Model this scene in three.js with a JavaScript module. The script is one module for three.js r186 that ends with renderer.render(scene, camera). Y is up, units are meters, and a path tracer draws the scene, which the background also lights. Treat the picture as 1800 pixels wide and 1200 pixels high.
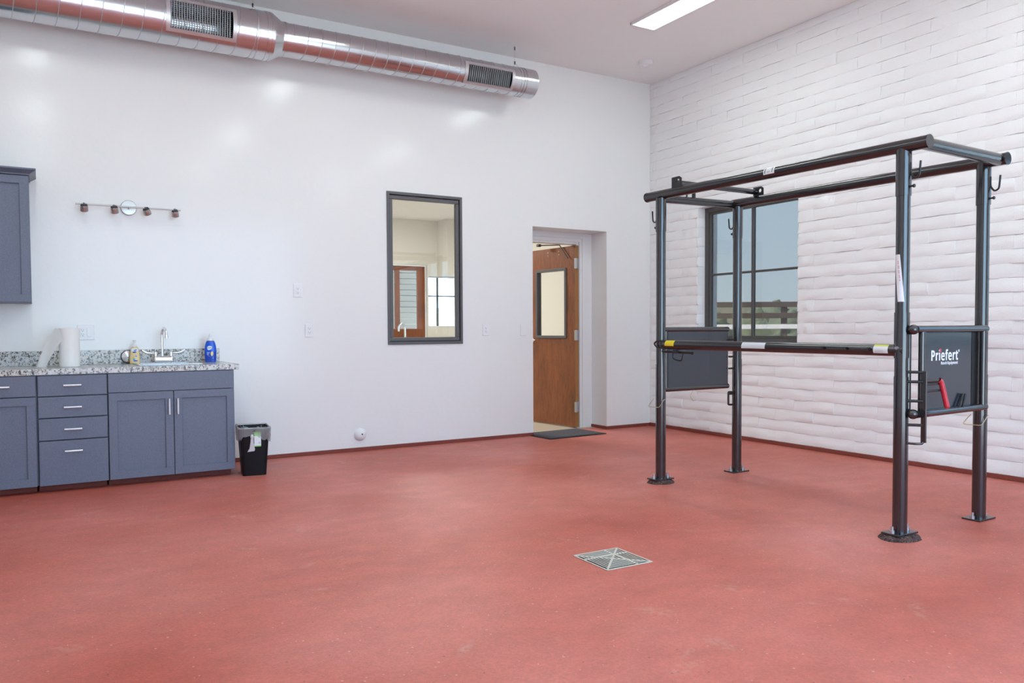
import * as THREE from 'three';
import { RoundedBoxGeometry } from 'three/addons/geometries/RoundedBoxGeometry.js';
import { TextGeometry } from 'three/addons/geometries/TextGeometry.js';
import { FontLoader } from 'three/addons/loaders/FontLoader.js';
import { RectAreaLightUniformsLib } from 'three/addons/lights/RectAreaLightUniformsLib.js';
import { mergeGeometries, mergeVertices, toCreasedNormals } from 'three/addons/utils/BufferGeometryUtils.js';

// ---------------------------------------------------------------- camera, sky, lights, exposure
const scene = new THREE.Scene();
const renderer = new THREE.WebGLRenderer();
renderer.toneMapping = THREE.LinearToneMapping;
renderer.toneMappingExposure = 1.035;
renderer.shadowMap.enabled = true;
RectAreaLightUniformsLib.init();

const D2R = Math.PI / 180;
const camera = new THREE.PerspectiveCamera(2 * Math.atan(600 / 1361.34) / D2R, 1.5, 0.05, 400);
camera.position.set(-6.0523, 1.11, 6.7228);
camera.rotation.order = 'YXZ';
camera.rotation.set(-1.8885 * D2R, -29.7489 * D2R, -0.3619 * D2R);
camera.setViewOffset(1800, 1200, 52.2, -23.75, 1800, 1200);

// a pale overcast sky, bluer overhead
{
  const w = 64, h = 32, d = new Float32Array(w * h * 4);
  for (let j = 0; j < h; j++) {
    const e = Math.max(0, Math.sin(((j + 0.5) / h - 0.5) * Math.PI)), t = Math.pow(e, 0.6);
    const c = [3.0 + (1.5 - 3.0) * t, 4.4 + (3.3 - 4.4) * t, 5.5 + (6.0 - 5.5) * t];
    for (let i = 0; i < w; i++) d.set([c[0], c[1], c[2], 1], (j * w + i) * 4);
  }
  const t = new THREE.DataTexture(d, w, h, THREE.RGBAFormat, THREE.FloatType);
  t.mapping = THREE.EquirectangularReflectionMapping; t.magFilter = THREE.LinearFilter; t.colorSpace = THREE.LinearSRGBColorSpace; t.needsUpdate = true;
  scene.background = t;
}
// sunlight outdoors: high over the plain side wall, it lights the ground and stays outside
const sun = new THREE.DirectionalLight(new THREE.Color().setRGB(0.96, 1.0, 0.95), 27);
sun.position.set(-60, 50, -4); sun.target.position.set(0, 0, 0); sun.castShadow = true;
Object.assign(sun.shadow.camera, { left: -40, right: 40, top: 40, bottom: -40, near: 1, far: 160 }); sun.shadow.mapSize.set(2048, 2048);
scene.add(sun, sun.target);
const PANEL_NITS = 13.5, PANEL_COLOR = new THREE.Color().setRGB(0.88, 1.0, 0.98);

// ---------------------------------------------------------------- random, noise, textures
let seed = 7;
const rnd = () => { seed = (seed * 1664525 + 1013904223) >>> 0; return seed / 4294967296; };
const rr = (a, b) => a + (b - a) * rnd();
function hash(x, y, s) { let n = (x * 374761393 + y * 668265263 + s * 2147483647) | 0; n = Math.imul(n ^ (n >>> 13), 1274126177); return ((n ^ (n >>> 16)) >>> 0) / 4294967296; }
function vnoise(x, y, s = 0, per = 0) {
  const xi = Math.floor(x), yi = Math.floor(y), fx = x - xi, fy = y - yi;
  const u = fx * fx * (3 - 2 * fx), v = fy * fy * (3 - 2 * fy), w = (k) => per ? ((k % per) + per) % per : k;
  const a = hash(w(xi), w(yi), s), b = hash(w(xi + 1), w(yi), s), c = hash(w(xi), w(yi + 1), s), d = hash(w(xi + 1), w(yi + 1), s);
  return (a + (b - a) * u) * (1 - v) + (c + (d - c) * u) * v;
}
function fbm(x, y, o, s = 0, per = 0) { let t = 0, a = 0.5, n = 0; for (let i = 0; i < o; i++) { t += a * vnoise(x, y, s + i, per); n += a; a *= 0.5; x *= 2; y *= 2; per *= 2; } return t / n; }
const sstep = (a, b, x) => { const t = Math.min(1, Math.max(0, (x - a) / (b - a))); return t * t * (3 - 2 * t); };
function dataTex(w, h, fn, srgb = true, repeat = [1, 1]) {
  const d = new Uint8Array(w * h * 4);
  for (let j = 0; j < h; j++) for (let i = 0; i < w; i++) {
    const c = fn(i, j), k = (j * w + i) * 4;
    d[k] = Math.min(255, Math.max(0, c[0])); d[k + 1] = Math.min(255, Math.max(0, c[1])); d[k + 2] = Math.min(255, Math.max(0, c[2])); d[k + 3] = 255;
  }
  const t = new THREE.DataTexture(d, w, h, THREE.RGBAFormat);
  t.wrapS = t.wrapT = THREE.MirroredRepeatWrapping; t.magFilter = THREE.LinearFilter; t.minFilter = THREE.LinearMipmapLinearFilter; t.generateMipmaps = true;
  if (srgb) t.colorSpace = THREE.SRGBColorSpace;
  t.repeat.set(...repeat); t.needsUpdate = true; return t;
}
function canvasTex(w, h, draw) {
  const c = document.createElement('canvas'); c.width = w; c.height = h; draw(c.getContext('2d'), w, h);
  const t = new THREE.CanvasTexture(c); t.colorSpace = THREE.SRGBColorSpace; return t;
}

// ---------------------------------------------------------------- materials
const lin = (r, g, b) => new THREE.Color().setRGB(r, g, b);
const std = (c, roughness = 0.6, o = {}) => new THREE.MeshStandardMaterial({ color: c, roughness, ...o });
const phy = (c, roughness = 0.5, o = {}) => new THREE.MeshPhysicalMaterial({ color: c, roughness, ...o });
const bumpPeel = dataTex(512, 512, (i, j) => { const v = 255 * (0.55 * fbm(i / 16, j / 16, 3, 3, 32) + 0.45 * fbm(i / 64, j / 64, 2, 9, 8)); return [v, v, v]; }, false, [1.1, 1.1]);
const bumpFine = dataTex(512, 512, (i, j) => { const v = 255 * (0.5 * vnoise(i / 2, j / 2, 5, 256) + 0.5 * fbm(i / 8, j / 8, 3, 11, 64)); return [v, v, v]; }, false, [2.5, 2.5]);
const M = {};
M.wall = phy(lin(0.82, 0.82, 0.815), 0.5, { bumpMap: bumpPeel, bumpScale: 0.0012, clearcoat: 0.6, clearcoatRoughness: 0.15 });
M.ceil = std(lin(0.9, 0.9, 0.9), 0.85);
M.brick = [0.91, 0.9, 0.92].map((v) => std(lin(v, v, v), 0.62, { bumpMap: bumpFine, bumpScale: 0.0018 }));
M.cream = std(lin(0.80, 0.785, 0.735), 0.7);
M.base = std(lin(0.23, 0.045, 0.03), 0.6, { bumpMap: bumpFine, bumpScale: 0.003 });
M.trimWhite = phy(lin(0.8, 0.79, 0.79), 0.35);
M.bronze = phy(lin(0.075, 0.068, 0.066), 0.42);
M.greyFrame = phy(lin(0.11, 0.108, 0.115), 0.4);
M.paneTint = phy(lin(0.375, 0.34, 0.315), 0.0, { transmission: 1, thickness: 0, ior: 1.5 });
M.paneMid = phy(lin(0.68, 0.7, 0.71), 0.0, { transmission: 1, thickness: 0, ior: 1.5 });
M.pane = phy(lin(0.96, 0.97, 0.965), 0.0, { transmission: 1, thickness: 0, ior: 1.5 });
// floor: red troweled coating with grain, pale scuffs and specks
{
  const N = 2048, S = 6.6, scuffs = [];
  for (let k = 0; k < 190; k++) scuffs.push([rnd() * N, rnd() * N, rr(6, 38), rr(3, 12), rr(0, 3.14), rr(0.15, 0.55)]);
  const sc = new Float32Array(N * N);
  for (const [x, y, a, b, t, s] of scuffs) {
    const R = Math.ceil(a * 1.4), c = Math.cos(t), q = Math.sin(t);
    for (let j = -R; j <= R; j++) for (let i = -R; i <= R; i++) {
      const u = (i * c + j * q) / a, v = (-i * q + j * c) / b, r2 = u * u + v * v;
      if (r2 < 1.6) { const X = ((x + i) | 0) & (N - 1), Y = ((y + j) | 0) & (N - 1); sc[Y * N + X] = Math.max(sc[Y * N + X], s * Math.max(0, 1 - r2 / 1.6) * sstep(0.25, 0.75, fbm(X / 5, Y / 5, 2, 31))); }
    }
  }
  const speck = new Int8Array(N * N);
  for (let k = 0; k < 3400; k++) { const q = ((rnd() * (N - 1)) | 0) * N + ((rnd() * (N - 1)) | 0), v = rnd() < 0.68 ? 1 : -1; speck[q] = v; if (rnd() < 0.5) speck[q + 1] = v; if (rnd() < 0.3) speck[q + N] = v; }
  M.floor = phy(lin(1, 1, 1), 0.5, {
    map: dataTex(N, N, (i, j) => {
      const big = fbm(i / 256, j / 256, 4, 1, 8) - 0.5, mid = fbm(i / 40, j / 22, 3, 40) - 0.5, g = hash(i, j, 77) - 0.5, g2 = vnoise(i / 2.5, j / 2.5, 55) - 0.5;
      const L = 1 + 0.17 * big + 0.11 * mid + 0.07 * g + 0.09 * g2, s = sc[j * N + i], p = speck[j * N + i];
      let c = [193 * L, 105 * L + 6 * big * 5, 91 * L + 8 * big * 5];
      c = [c[0] + (205 - c[0]) * s, c[1] + (165 - c[1]) * s, c[2] + (145 - c[2]) * s];
      if (p > 0) c = [235, 190, 178]; else if (p < 0) c = [110, 55, 50];
      return c;
    }, true, [1 / S, 1 / S]), bumpMap: bumpFine, bumpScale: 0.0014,
  });
}
M.cab = phy(lin(0.158, 0.18, 0.256), 0.42, { map: dataTex(256, 256, (i, j) => { const v = 236 + 26 * (hash(i, j, 3) - 0.5) + 24 * (vnoise(i / 2, j / 2, 8) - 0.5); return [v, v, v]; }, true, [2, 2]) });
M.granite = phy(lin(1, 1, 1), 0.22, {
  map: dataTex(1024, 1024, (i, j) => {
    const wx = 30 * (fbm(i / 60, j / 60, 3, 21, 0) - 0.5), wy = 30 * (fbm(i / 60, j / 60, 3, 22, 0) - 0.5);
    const a = fbm((i + wx) / 26, (j + wy) / 26, 4, 1), b = fbm((i + wy) / 14, (j - wx) / 14, 3, 7), v = Math.abs(fbm((i + 2 * wx) / 44, (j + 2 * wy) / 44, 3, 13) - 0.5);
    let L = 206 + 20 * (hash(i, j, 2) - 0.5); L -= 70 * sstep(0.46, 0.62, a) * sstep(0.35, 0.6, b); L -= 80 * sstep(0.07, 0.0, v) * sstep(0.3, 0.55, b); L -= 70 * sstep(0.62, 0.76, b);
    const t = 12 * (fbm(i / 90, j / 90, 2, 30) - 0.5); return [L + t, L - 2, L - t - 4];
  }, true, [1.9, 1.9]),
});
M.steel = phy(lin(0.72, 0.73, 0.75), 0.24, { metalness: 1 });
M.hinge = phy(lin(0.42, 0.44, 0.48), 0.35, { metalness: 0.7 });
M.handle = phy(lin(0.72, 0.73, 0.76), 0.4, { metalness: 0.7 });
M.chrome = phy(lin(0.82, 0.83, 0.85), 0.09, { metalness: 1 });
M.nickel = phy(lin(0.5, 0.49, 0.48), 0.36, { metalness: 1 });
M.galv = phy(lin(0.6, 0.615, 0.64), 0.2, { metalness: 1, bumpMap: bumpPeel, bumpScale: 0.0006 });
M.galvSeam = phy(lin(0.55, 0.56, 0.58), 0.38, { metalness: 1 });
M.register = phy(lin(0.62, 0.60, 0.62), 0.4, { metalness: 0.7 });
M.louver = phy(lin(0.45, 0.46, 0.48), 0.4, { metalness: 0.7 });
M.black = phy(lin(0.010, 0.011, 0.014), 0.16, { ior: 1.85 });
M.panelBlack = phy(lin(0.02, 0.028, 0.04), 0.2, { ior: 1.7 });
M.hook = phy(lin(0.012, 0.012, 0.014), 0.4);
M.zinc = phy(lin(0.55, 0.55, 0.58), 0.35, { metalness: 0.9 });
M.brass = phy(lin(0.6, 0.55, 0.38), 0.3, { metalness: 1 });
M.red = phy(lin(0.55, 0.02, 0.04), 0.3, { clearcoat: 0.6 });
M.plastic = phy(lin(0.82, 0.82, 0.84), 0.3);
M.slot = std(lin(0.04, 0.04, 0.05), 0.6);
M.bin = phy(lin(0.007, 0.007, 0.009), 0.42, { specularIntensity: 0.45 });
M.bag = phy(lin(0.88, 0.89, 0.92), 0.3, { transmission: 0.8, thickness: 0 });
M.paper = std(lin(0.84, 0.835, 0.82), 0.95);
M.white = std(lin(0.82, 0.82, 0.84), 0.5);
M.grout = std(lin(0.3, 0.17, 0.15), 0.95, { bumpMap: dataTex(256, 256, (i, j) => { const v = 255 * vnoise(i / 6, j / 6, 91, 0); return [v, v, v]; }, false, [4, 4]), bumpScale: 0.02, map: dataTex(256, 256, (i, j) => { const v = 90 + 165 * vnoise(i / 4, j / 4, 92); return [v, v, v]; }, true, [4, 4]) });
M.wood = phy(lin(1, 1, 1), 0.4, { map: dataTex(512, 512, (i, j) => { const a = fbm(i / 4, j / 24, 3, 2), b = fbm(i / 2, j / 5, 2, 8), k = fbm(i / 40, j / 60, 2, 14), L = 0.72 + 0.24 * a + 0.12 * b + 0.25 * (k - 0.5); return [142 * L, 80 * L, 44 * L]; }, true, [0.42, 0.42]) });
M.woodEdge = std(lin(0.34, 0.16, 0.05), 0.5);
M.vinyl = std(lin(0.55, 0.47, 0.37), 0.5);
M.mat = std(lin(1, 1, 1), 0.95, { map: dataTex(256, 256, (i, j) => { const v = 78 + 60 * (hash(i, j, 5) - 0.5) + 30 * (vnoise(i / 4, j / 4, 6) - 0.5); return [v, v, v + 6]; }, true, [3, 3]) });
M.rubber = std(lin(0.015, 0.015, 0.016), 0.7);
M.drain = phy(lin(0.68, 0.65, 0.57), 0.4, { metalness: 0.3 });
M.sump = std(lin(0.2, 0.19, 0.17), 0.9);

// ---------------------------------------------------------------- helpers
function uvm(g) { // texture coordinates in metres, by the way each face points
  const p = g.attributes.position, n = g.attributes.normal, uv = new Float32Array(p.count * 2);
  for (let i = 0; i < p.count; i++) {
    const ax = Math.abs(n.getX(i)), ay = Math.abs(n.getY(i)), az = Math.abs(n.getZ(i));
    let u, v;
    if (ax >= ay && ax >= az) { u = p.getZ(i); v = p.getY(i); } else if (ay >= az) { u = p.getX(i); v = p.getZ(i); } else { u = p.getX(i); v = p.getY(i); }
    uv[2 * i] = u; uv[2 * i + 1] = v;
  }
  g.setAttribute('uv', new THREE.BufferAttribute(uv, 2)); return g;
}
function box(x0, x1, y0, y1, z0, z1, r = 0) {
  const w = x1 - x0, h = y1 - y0, d = z1 - z0;
  const g = r ? new RoundedBoxGeometry(w, h, d, 2, Math.min(r, w / 2.01, h / 2.01, d / 2.01)) : new THREE.BoxGeometry(w, h, d);
  return g.translate((x0 + x1) / 2, (y0 + y1) / 2, (z0 + z1) / 2);
}
const ring2 = (x0, x1, y0, y1, w, h, z0, z1, r = 0) => [box(x0, x1, y1 - h, y1, z0, z1, r), box(x0, x1, y0, y0 + h, z0, z1, r), box(x0, x0 + w, y0 + h, y1 - h, z0, z1, r), box(x1 - w, x1, y0 + h, y1 - h, z0, z1, r)];
const V = (x, y, z) => new THREE.Vector3(x, y, z);
function rod(a, b, r, n = 20, r2 = r) {
  const A = V(...a), B = V(...b), L = A.distanceTo(B), g = new THREE.CylinderGeometry(r2, r, L, n);
  g.applyQuaternion(new THREE.Quaternion().setFromUnitVectors(V(0, 1, 0), B.clone().sub(A).normalize()));
  return g.translate((A.x + B.x) / 2, (A.y + B.y) / 2, (A.z + B.z) / 2);
}
const wire = (pts, r, n = 8, seg = 32, closed = false) => new THREE.TubeGeometry(new THREE.CatmullRomCurve3(pts.map((p) => V(...p)), closed, 'catmullrom', 0.3), seg, r, n, closed);
const lathe = (pts, n = 28) => new THREE.LatheGeometry(pts.map((p) => new THREE.Vector2(...p)), n);
function join(gs) {
  gs = (Array.isArray(gs) ? gs : [gs]).map((g) => {
    let q = g.index ? g.toNonIndexed() : g.clone();
    for (const k of Object.keys(q.attributes)) if (!['position', 'normal', 'uv'].includes(k)) q.deleteAttribute(k);
    if (!q.attributes.normal) q.computeVertexNormals(); if (!q.attributes.uv) q.setAttribute('uv', new THREE.BufferAttribute(new Float32Array(q.attributes.position.count * 2), 2)); q.morphAttributes = {}; return q;
  });
  return gs.length > 1 ? mergeGeometries(gs) : gs[0];
}
function mesh(name, gs, mat, parent, keepUv = false) {
  const g = join(gs); if (!keepUv) uvm(g);
  const m = new THREE.Mesh(g, mat); m.name = name; m.castShadow = m.receiveShadow = true; (parent || scene).add(m); return m;
}
const taken = {};
function numbered(n) { taken[n] = (taken[n] ?? -1) + 1; return taken[n] ? n + '_' + String(taken[n]).padStart(3, '0') : n; }
function tag(o, label, category, group) { o.userData.label = label; o.userData.category = category; if (group) o.userData.group = group; return o; }
function thing(name, label, category, pos = [0, 0, 0], turn = 0, group) {
  const o = new THREE.Group(); o.name = numbered(name); o.position.set(...pos); o.rotation.y = turn; scene.add(o); return tag(o, label, category, group);
}
function struct(name, gs, mat, label, parent, keepUv) { const m = mesh(name, gs, mat, parent, keepUv); m.userData.kind = 'structure'; if (label) m.userData.label = label; return m; }
function place(o, pos, turn = 0) { o.position.set(...pos); o.rotation.y = turn; return o; }

// ---------------------------------------------------------------- room shell
const H = 3.859, XL = -8.2, ZF = 8.5, TB = 0.27;
const DRX = -3.677, DRZ = 3.818, DRH = 0.13;
struct('floor', [box(XL - 0.3, DRX - DRH, -0.15, 0, -0.2, ZF + 0.3), box(DRX + DRH, 0.02, -0.15, 0, -0.2, ZF + 0.3), box(DRX - DRH, DRX + DRH, -0.15, 0, -0.2, DRZ - DRH), box(DRX - DRH, DRX + DRH, -0.15, 0, DRZ + DRH, ZF + 0.3)], M.floor, 'red troweled floor coating with pale scuffs');
struct('ceiling', box(XL - 0.3, 0.3, H, H + 0.2, -0.3, ZF + 0.3), M.ceil, 'smooth off-white ceiling');
// back wall: front skin with exact openings, thicker core behind with a wider window bay
const WX0 = -3.226, WX1 = -2.433, WY0 = 0.972, WY1 = 2.402, DX0 = -1.602, DX1 = -0.631, DY = 2.173;
struct('wall_back', [
  box(XL, WX0, 0, H, -0.05, 0), box(WX0, WX1, 0, WY0, -0.05, 0), box(WX0, WX1, WY1, H, -0.05, 0), box(WX1, DX0, 0, H, -0.05, 0), box(DX0, DX1, DY, H, -0.05, 0), box(DX1, 0, 0, H, -0.05, 0),
  box(XL, WX0 - 0.05, 0, H, -TB, -0.05), box(WX0 - 0.05, WX1 + 0.25, 0, WY0 - 0.02, -TB, -0.05), box(WX0 - 0.05, WX1 + 0.25, WY1 + 0.15, H, -TB, -0.05), box(WX1 + 0.25, DX0, 0, H, -TB, -0.05), box(DX0, DX1, DY, H, -TB, -0.05), box(DX1, 0.28, 0, H, -TB, -0.05),
], M.wall, 'white semi-gloss painted wall with ductwork, interior window and doorway');
struct('wall_left', box(XL - 0.25, XL, 0, H, -0.27, ZF + 0.25), M.wall, 'plain white side wall');
const OX0 = -6.1, OX1 = -1.6, OY = 3.2; // roll-up door opening behind the camera
struct('wall_front', [box(XL, OX0, 0, H, ZF, ZF + 0.25), box(OX1, 0.28, 0, H, ZF, ZF + 0.25), box(OX0, OX1, OY, H, ZF, ZF + 0.25)], M.wall, 'white wall with a wide open roll-up doorway');

// right wall: painted slump block
const CH = 0.1016, CY0 = 0.036, BL = 0.41, WIN = [[0.737, 1.98], [4.95, 6.193]], WB = CY0 + 9 * CH, WT = CY0 + 23 * CH;
const coreParts = [box(0.012, 0.28, 0, WB, 0, ZF), box(0.012, 0.28, WT, H, 0, ZF)];
{ let z = 0; for (const [a, b] of WIN) { coreParts.push(box(0.012, 0.28, WB, WT, z, a - 0.002)); z = b + 0.002; } coreParts.push(box(0.012, 0.28, WB, WT, z, ZF)); }
const wallRight = struct('wall_right', coreParts, M.brick[1], 'white painted slump block wall');
function brickGeo(len, h, depth, s) { // front face near x = 0, bulging towards -x; origin at the bottom far end
  const nz = 9, ny = 4, pos = [], idx = [];
  const f = (i, j) => {
    const u = i / nz, v = j / ny, e = Math.min(1, Math.min(u, 1 - u) / 0.07);
    const prof = [0.34, 0.95, 0.85, 0.6, 0.16][j] + 0.8 * (vnoise(u * 6 + s * 7, v * 3, 61 + s) - 0.5);
    const end = i === 0 || i === nz ? 0.72 : 1;
    return -0.002 - 0.0095 * prof * end - 0.008 * (vnoise(u * 3 + s * 3, v * 2 + 9, 71) - 0.5) + 0 * e;
  };
  for (let j = 0; j <= ny; j++) for (let i = 0; i <= nz; i++) {
    const sag = j === 0 ? 0.004 * (vnoise(i * 0.9, s * 5, 81) - 0.55) : j === ny ? 0.003 * (vnoise(i * 0.9, s * 5, 83) - 0.6) : 0;
    pos.push(f(i, j), h * j / ny + sag, len * i / nz);
  }
  const id = (i, j) => j * (nz + 1) + i;
  for (let j = 0; j < ny; j++) for (let i = 0; i < nz; i++) idx.push(id(i, j), id(i + 1, j), id(i + 1, j + 1), id(i, j), id(i + 1, j + 1), id(i, j + 1));
  const ring = []; for (let i = 0; i < nz; i++) ring.push(id(i, 0)); for (let j = 0; j < ny; j++) ring.push(id(nz, j)); for (let i = nz; i > 0; i--) ring.push(id(i, ny)); for (let j = ny; j > 0; j--) ring.push(id(0, j));
  const b0 = pos.length / 3; for (const k of ring) pos.push(depth, pos[3 * k + 1], pos[3 * k + 2]);
  for (let k = 0; k < ring.length; k++) { const n = (k + 1) % ring.length; idx.push(ring[k], b0 + k, b0 + n, ring[k], b0 + n, ring[n]); }
  const g = new THREE.BufferGeometry(); g.setAttribute('position', new THREE.Float32BufferAttribute(pos, 3)); g.setIndex(idx);
  const out = toCreasedNormals(g, 0.9); return uvm(out);
}
{
  const cache = {}, bricks = [];
  const geo = (len, depth, s) => cache[[len.toFixed(3), depth, s]] ??= brickGeo(len, CH - 0.0012, depth, s);
  for (let c = 0; c < 38; c++) {
    const y0 = CY0 + c * CH; if (y0 > H - 0.02) break;
    const h = Math.min(1, (H - y0) / CH), off = (c % 2 ? 1.949 : 2.152) - 5 * BL;
    for (let k = -1; k < 24; k++) {
      const j0 = off + k * BL; let segs = [[Math.max(0.002, j0), Math.min(ZF, j0 + BL)]];
      if (c >= 9 && c < 23) for (const [a, b] of WIN) segs = segs.flatMap(([p, q]) => (q <= a || p >= b) ? [[p, q]] : [[p, Math.min(q, a)], [Math.max(p, b), q]].filter(([x, y]) => y - x > 0.001));
      for (const [p, q] of segs) if (q - p > 0.012) {
        const jamb = c >= 9 && c < 23 && WIN.some(([a, b]) => Math.abs(q - a) < 0.002 || Math.abs(p - b) < 0.002);
        bricks.push({ p: p + 0.0003, len: q - p - 0.0006, y0, h, jamb, s: Math.floor(rnd() * 6), m: Math.floor(rnd() * 3), row: c });
      }
    }
  }
  const eye = camera.position, near = (b) => { // size in view, zero outside the frame
    const z = b.p + b.len / 2, d = Math.hypot(eye.x, eye.z - z); if (z > 4.15 || b.y0 > 3.75) return 0;
    const top = 1.11 + d * 0.9 * 0.51; return b.y0 > top + 0.1 ? 0 : (b.len * Math.abs(eye.x) / d) * CH / (d * d);
  };
  bricks.sort((a, b) => near(b) - near(a));
  const rest = [];
  bricks.forEach((b, i) => {
    const g = geo(b.len, b.jamb ? 0.1 : 0.03, b.s);
    if (i < 300 && near(b) > 0) {
      const m = new THREE.Mesh(g, M.brick[b.m]); m.name = 'brick'; m.position.set(0, b.y0, b.p); m.scale.y = b.h; m.castShadow = m.receiveShadow = true; wallRight.add(m);
    } else rest.push(g.clone().scale(1, b.h, 1).translate(0, b.y0, b.p));
  });
  const st = mesh('brick_remainder', rest, M.brick[1], wallRight, true); st.userData.kind = 'stuff';
}
// red base strips
struct('baseboard_back', [box(-8.2, DX0, 0, 0.034, 0, 0.009, 0.003), box(DX1, 0, 0, 0.034, 0, 0.009, 0.003), box(DX1 - 0.009, DX1, 0, 0.034, -TB, 0.009, 0.003)], M.base, 'low dark red base strip along the white wall');
struct('baseboard_right', box(-0.02, 0.02, 0, 0.036, 0, ZF, 0.004), M.base, 'low dark red base strip along the block wall');

// windows in the block wall
function blockWindow(name, [z0, z1], label, glass) {
  const w = 0.05, x0 = 0.095, x1 = 0.155, zm = (z0 + z1) / 2, ym = 1.668, yb = WB + 0.02;
  const f = struct(name, [box(x0, x1, WB, WB + w, z0, z1, 0.004), box(x0, x1, WT - w, WT, z0, z1, 0.004), box(x0, x1, WB + w, WT - w, z0, z0 + w, 0.004), box(x0, x1, WB + w, WT - w, z1 - w, z1, 0.004)], M.bronze, label);
  mesh('sash', [box(x0 + 0.012, x1 - 0.006, WB + w, WT - w, z0 + w, z0 + w + 0.022, 0.003), box(x0 + 0.012, x1 - 0.006, WB + w, WT - w, z1 - w - 0.022, z1 - w, 0.003), box(x0 + 0.012, x1 - 0.006, WB + w, WB + w + 0.03, z0 + w + 0.022, z1 - w - 0.022, 0.003), box(x0 + 0.012, x1 - 0.006, WT - w - 0.022, WT - w, z0 + w + 0.022, z1 - w - 0.022, 0.003)], M.bronze, f);
  mesh('mullion', box(x0 + 0.01, x1 - 0.01, WB + w, WT - w, zm - 0.012, zm + 0.012, 0.004), M.bronze, f);
  mesh('muntin', box(x0 + 0.015, x1 - 0.015, ym - 0.011, ym + 0.011, z0 + w, z1 - w, 0.004), M.bronze, f);
  for (const [a, b] of [[z0 + w, zm - 0.014], [zm + 0.014, z1 - w]]) for (const [p, q] of [[WB + w, ym - 0.01], [ym + 0.01, WT - w]]) mesh('pane', box(0.122, 0.128, p, q, a, b), glass, f);
  mesh('stool', box(0.012, 0.1, WB - 0.002, WB + 0.004, z0, z1), M.brick[1], f);
  return f;
}
blockWindow('window_1', WIN[0], 'bronze framed four-pane window in the white block wall', M.paneTint);
blockWindow('window_2', WIN[1], 'second bronze framed four-pane window further along the block wall', M.paneMid);

// interior window in the back wall
{
  const f = struct('window_3', [...ring2(WX0, WX1, WY0, WY1, 0.024, 0.026, -0.048, 0.012, 0.003), ...ring2(WX0 + 0.02, WX1 - 0.02, WY0 + 0.02, WY1 - 0.02, 0.02, 0.02, -0.05, -0.03)], M.greyFrame, 'tall grey framed interior window in the white wall');
  mesh('glazing_bead', ring2(WX0 + 0.029, WX1 - 0.029, WY0 + 0.031, WY1 - 0.031, 0.034, 0.036, -0.045, -0.004, 0.006), M.greyFrame, f);
  mesh('pane', box(WX0 + 0.05, WX1 - 0.05, WY0 + 0.06, WY1 - 0.06, -0.033, -0.027), M.pane, f);
}

// doorway: frame, open door
{
  const t = struct('trim_1', [
    box(-0.80, DX1, 0, DY, -TB - 0.07, -TB), box(-0.83, -0.80, 0, 2.05, -TB - 0.11, -TB - 0.015, 0.002), box(-0.765, -0.74, 0, 2.11, -TB, -TB + 0.01, 0.002),
    box(-1.66, -0.80, 2.075, DY, -TB - 0.07, -TB), box(-1.66, -0.80, 2.05, 2.075, -TB - 0.11, -TB - 0.015, 0.002), box(-1.66, -0.74, 2.11, 2.13, -TB, -TB + 0.01, 0.002),
    box(-1.70, -1.66, 0, DY, -TB - 0.07, -TB),
  ], M.trimWhite, 'white painted frame of the open doorway');
  const W = 0.80, Hh = 2.035, T = 0.045, sh = new THREE.Shape();
  sh.moveTo(0, 0.012); sh.lineTo(W, 0.012); sh.lineTo(W, Hh); sh.lineTo(0, Hh); sh.closePath();
  const ho = new THREE.Path(); ho.moveTo(0.165, 1.03); ho.lineTo(0.165, 1.775); ho.lineTo(0.65, 1.775); ho.lineTo(0.65, 1.03); ho.closePath(); sh.holes.push(ho);
  const leaf = new THREE.ExtrudeGeometry(sh, { depth: T, bevelEnabled: false });
  const d = struct('door_1', leaf, M.wood, 'brown wooden door with a glass light, standing open');
  d.position.set(-0.872, 0, -0.25); d.rotation.y = Math.atan2(0.994, -0.105); // local x runs along the leaf, away from the hinge
  // local +z of the leaf faces: after the turn, x -> (-.105, -.994)
  const fr = (a, b, c, e) => ring2(a, b, c, e, 0.03, 0.03, -0.012, T + 0.012, 0.003);
  mesh('glass_light_frame', fr(0.145, 0.68, 1.005, 1.80), M.greyFrame, d);
  mesh('pane', box(0.16, 0.66, 1.02, 1.79, T / 2 - 0.003, T / 2 + 0.003), M.pane, d);
  mesh('edge_band', box(-0.004, 0.0, 0.012, Hh, 0, T), M.woodEdge, d);
  for (const y of [0.24, 1.04, 1.835]) {
    const h = mesh('hinge', [box(-0.009, -0.003, y - 0.055, y + 0.055, 0.002, T - 0.002), box(-0.062, -0.02, y - 0.055, y + 0.055, -0.034, -0.028)], M.hinge, d);
    mesh('hinge_knuckle', rod([-0.014, y - 0.058, -0.006], [-0.014, y + 0.058, -0.006], 0.009), M.hinge, h);
  }
  for (const s of [-1, 1]) { const z = s > 0 ? T : 0; mesh('lever_handle', [rod([0.735, 0.98, z], [0.735, 0.98, z + s * 0.012], 0.028), rod([0.735, 0.98, z], [0.735, 0.98, z + s * 0.06], 0.01), rod([0.735, 0.98, z + s * 0.055], [0.63, 0.98, z + s * 0.055], 0.009)], M.steel, d); }
  mesh('closer_arm', [rod([0.10, 1.9, -0.02], [0.24, 2.06, -0.02], 0.006), rod([0.24, 2.06, -0.02], [0.52, 2.075, -0.09], 0.007), box(0.5, 0.54, 2.06, 2.09, -0.11, -0.07)], M.bronze, d);
  mesh('bolt_cap', [[0.27, 1.955], [0.27, 1.99], [0.46, 1.955], [0.46, 1.99]].flatMap(([x, y]) => [rod([x, y, -0.004], [x, y, T + 0.004], 0.007, 10)]), M.brass, d);
}

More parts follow.
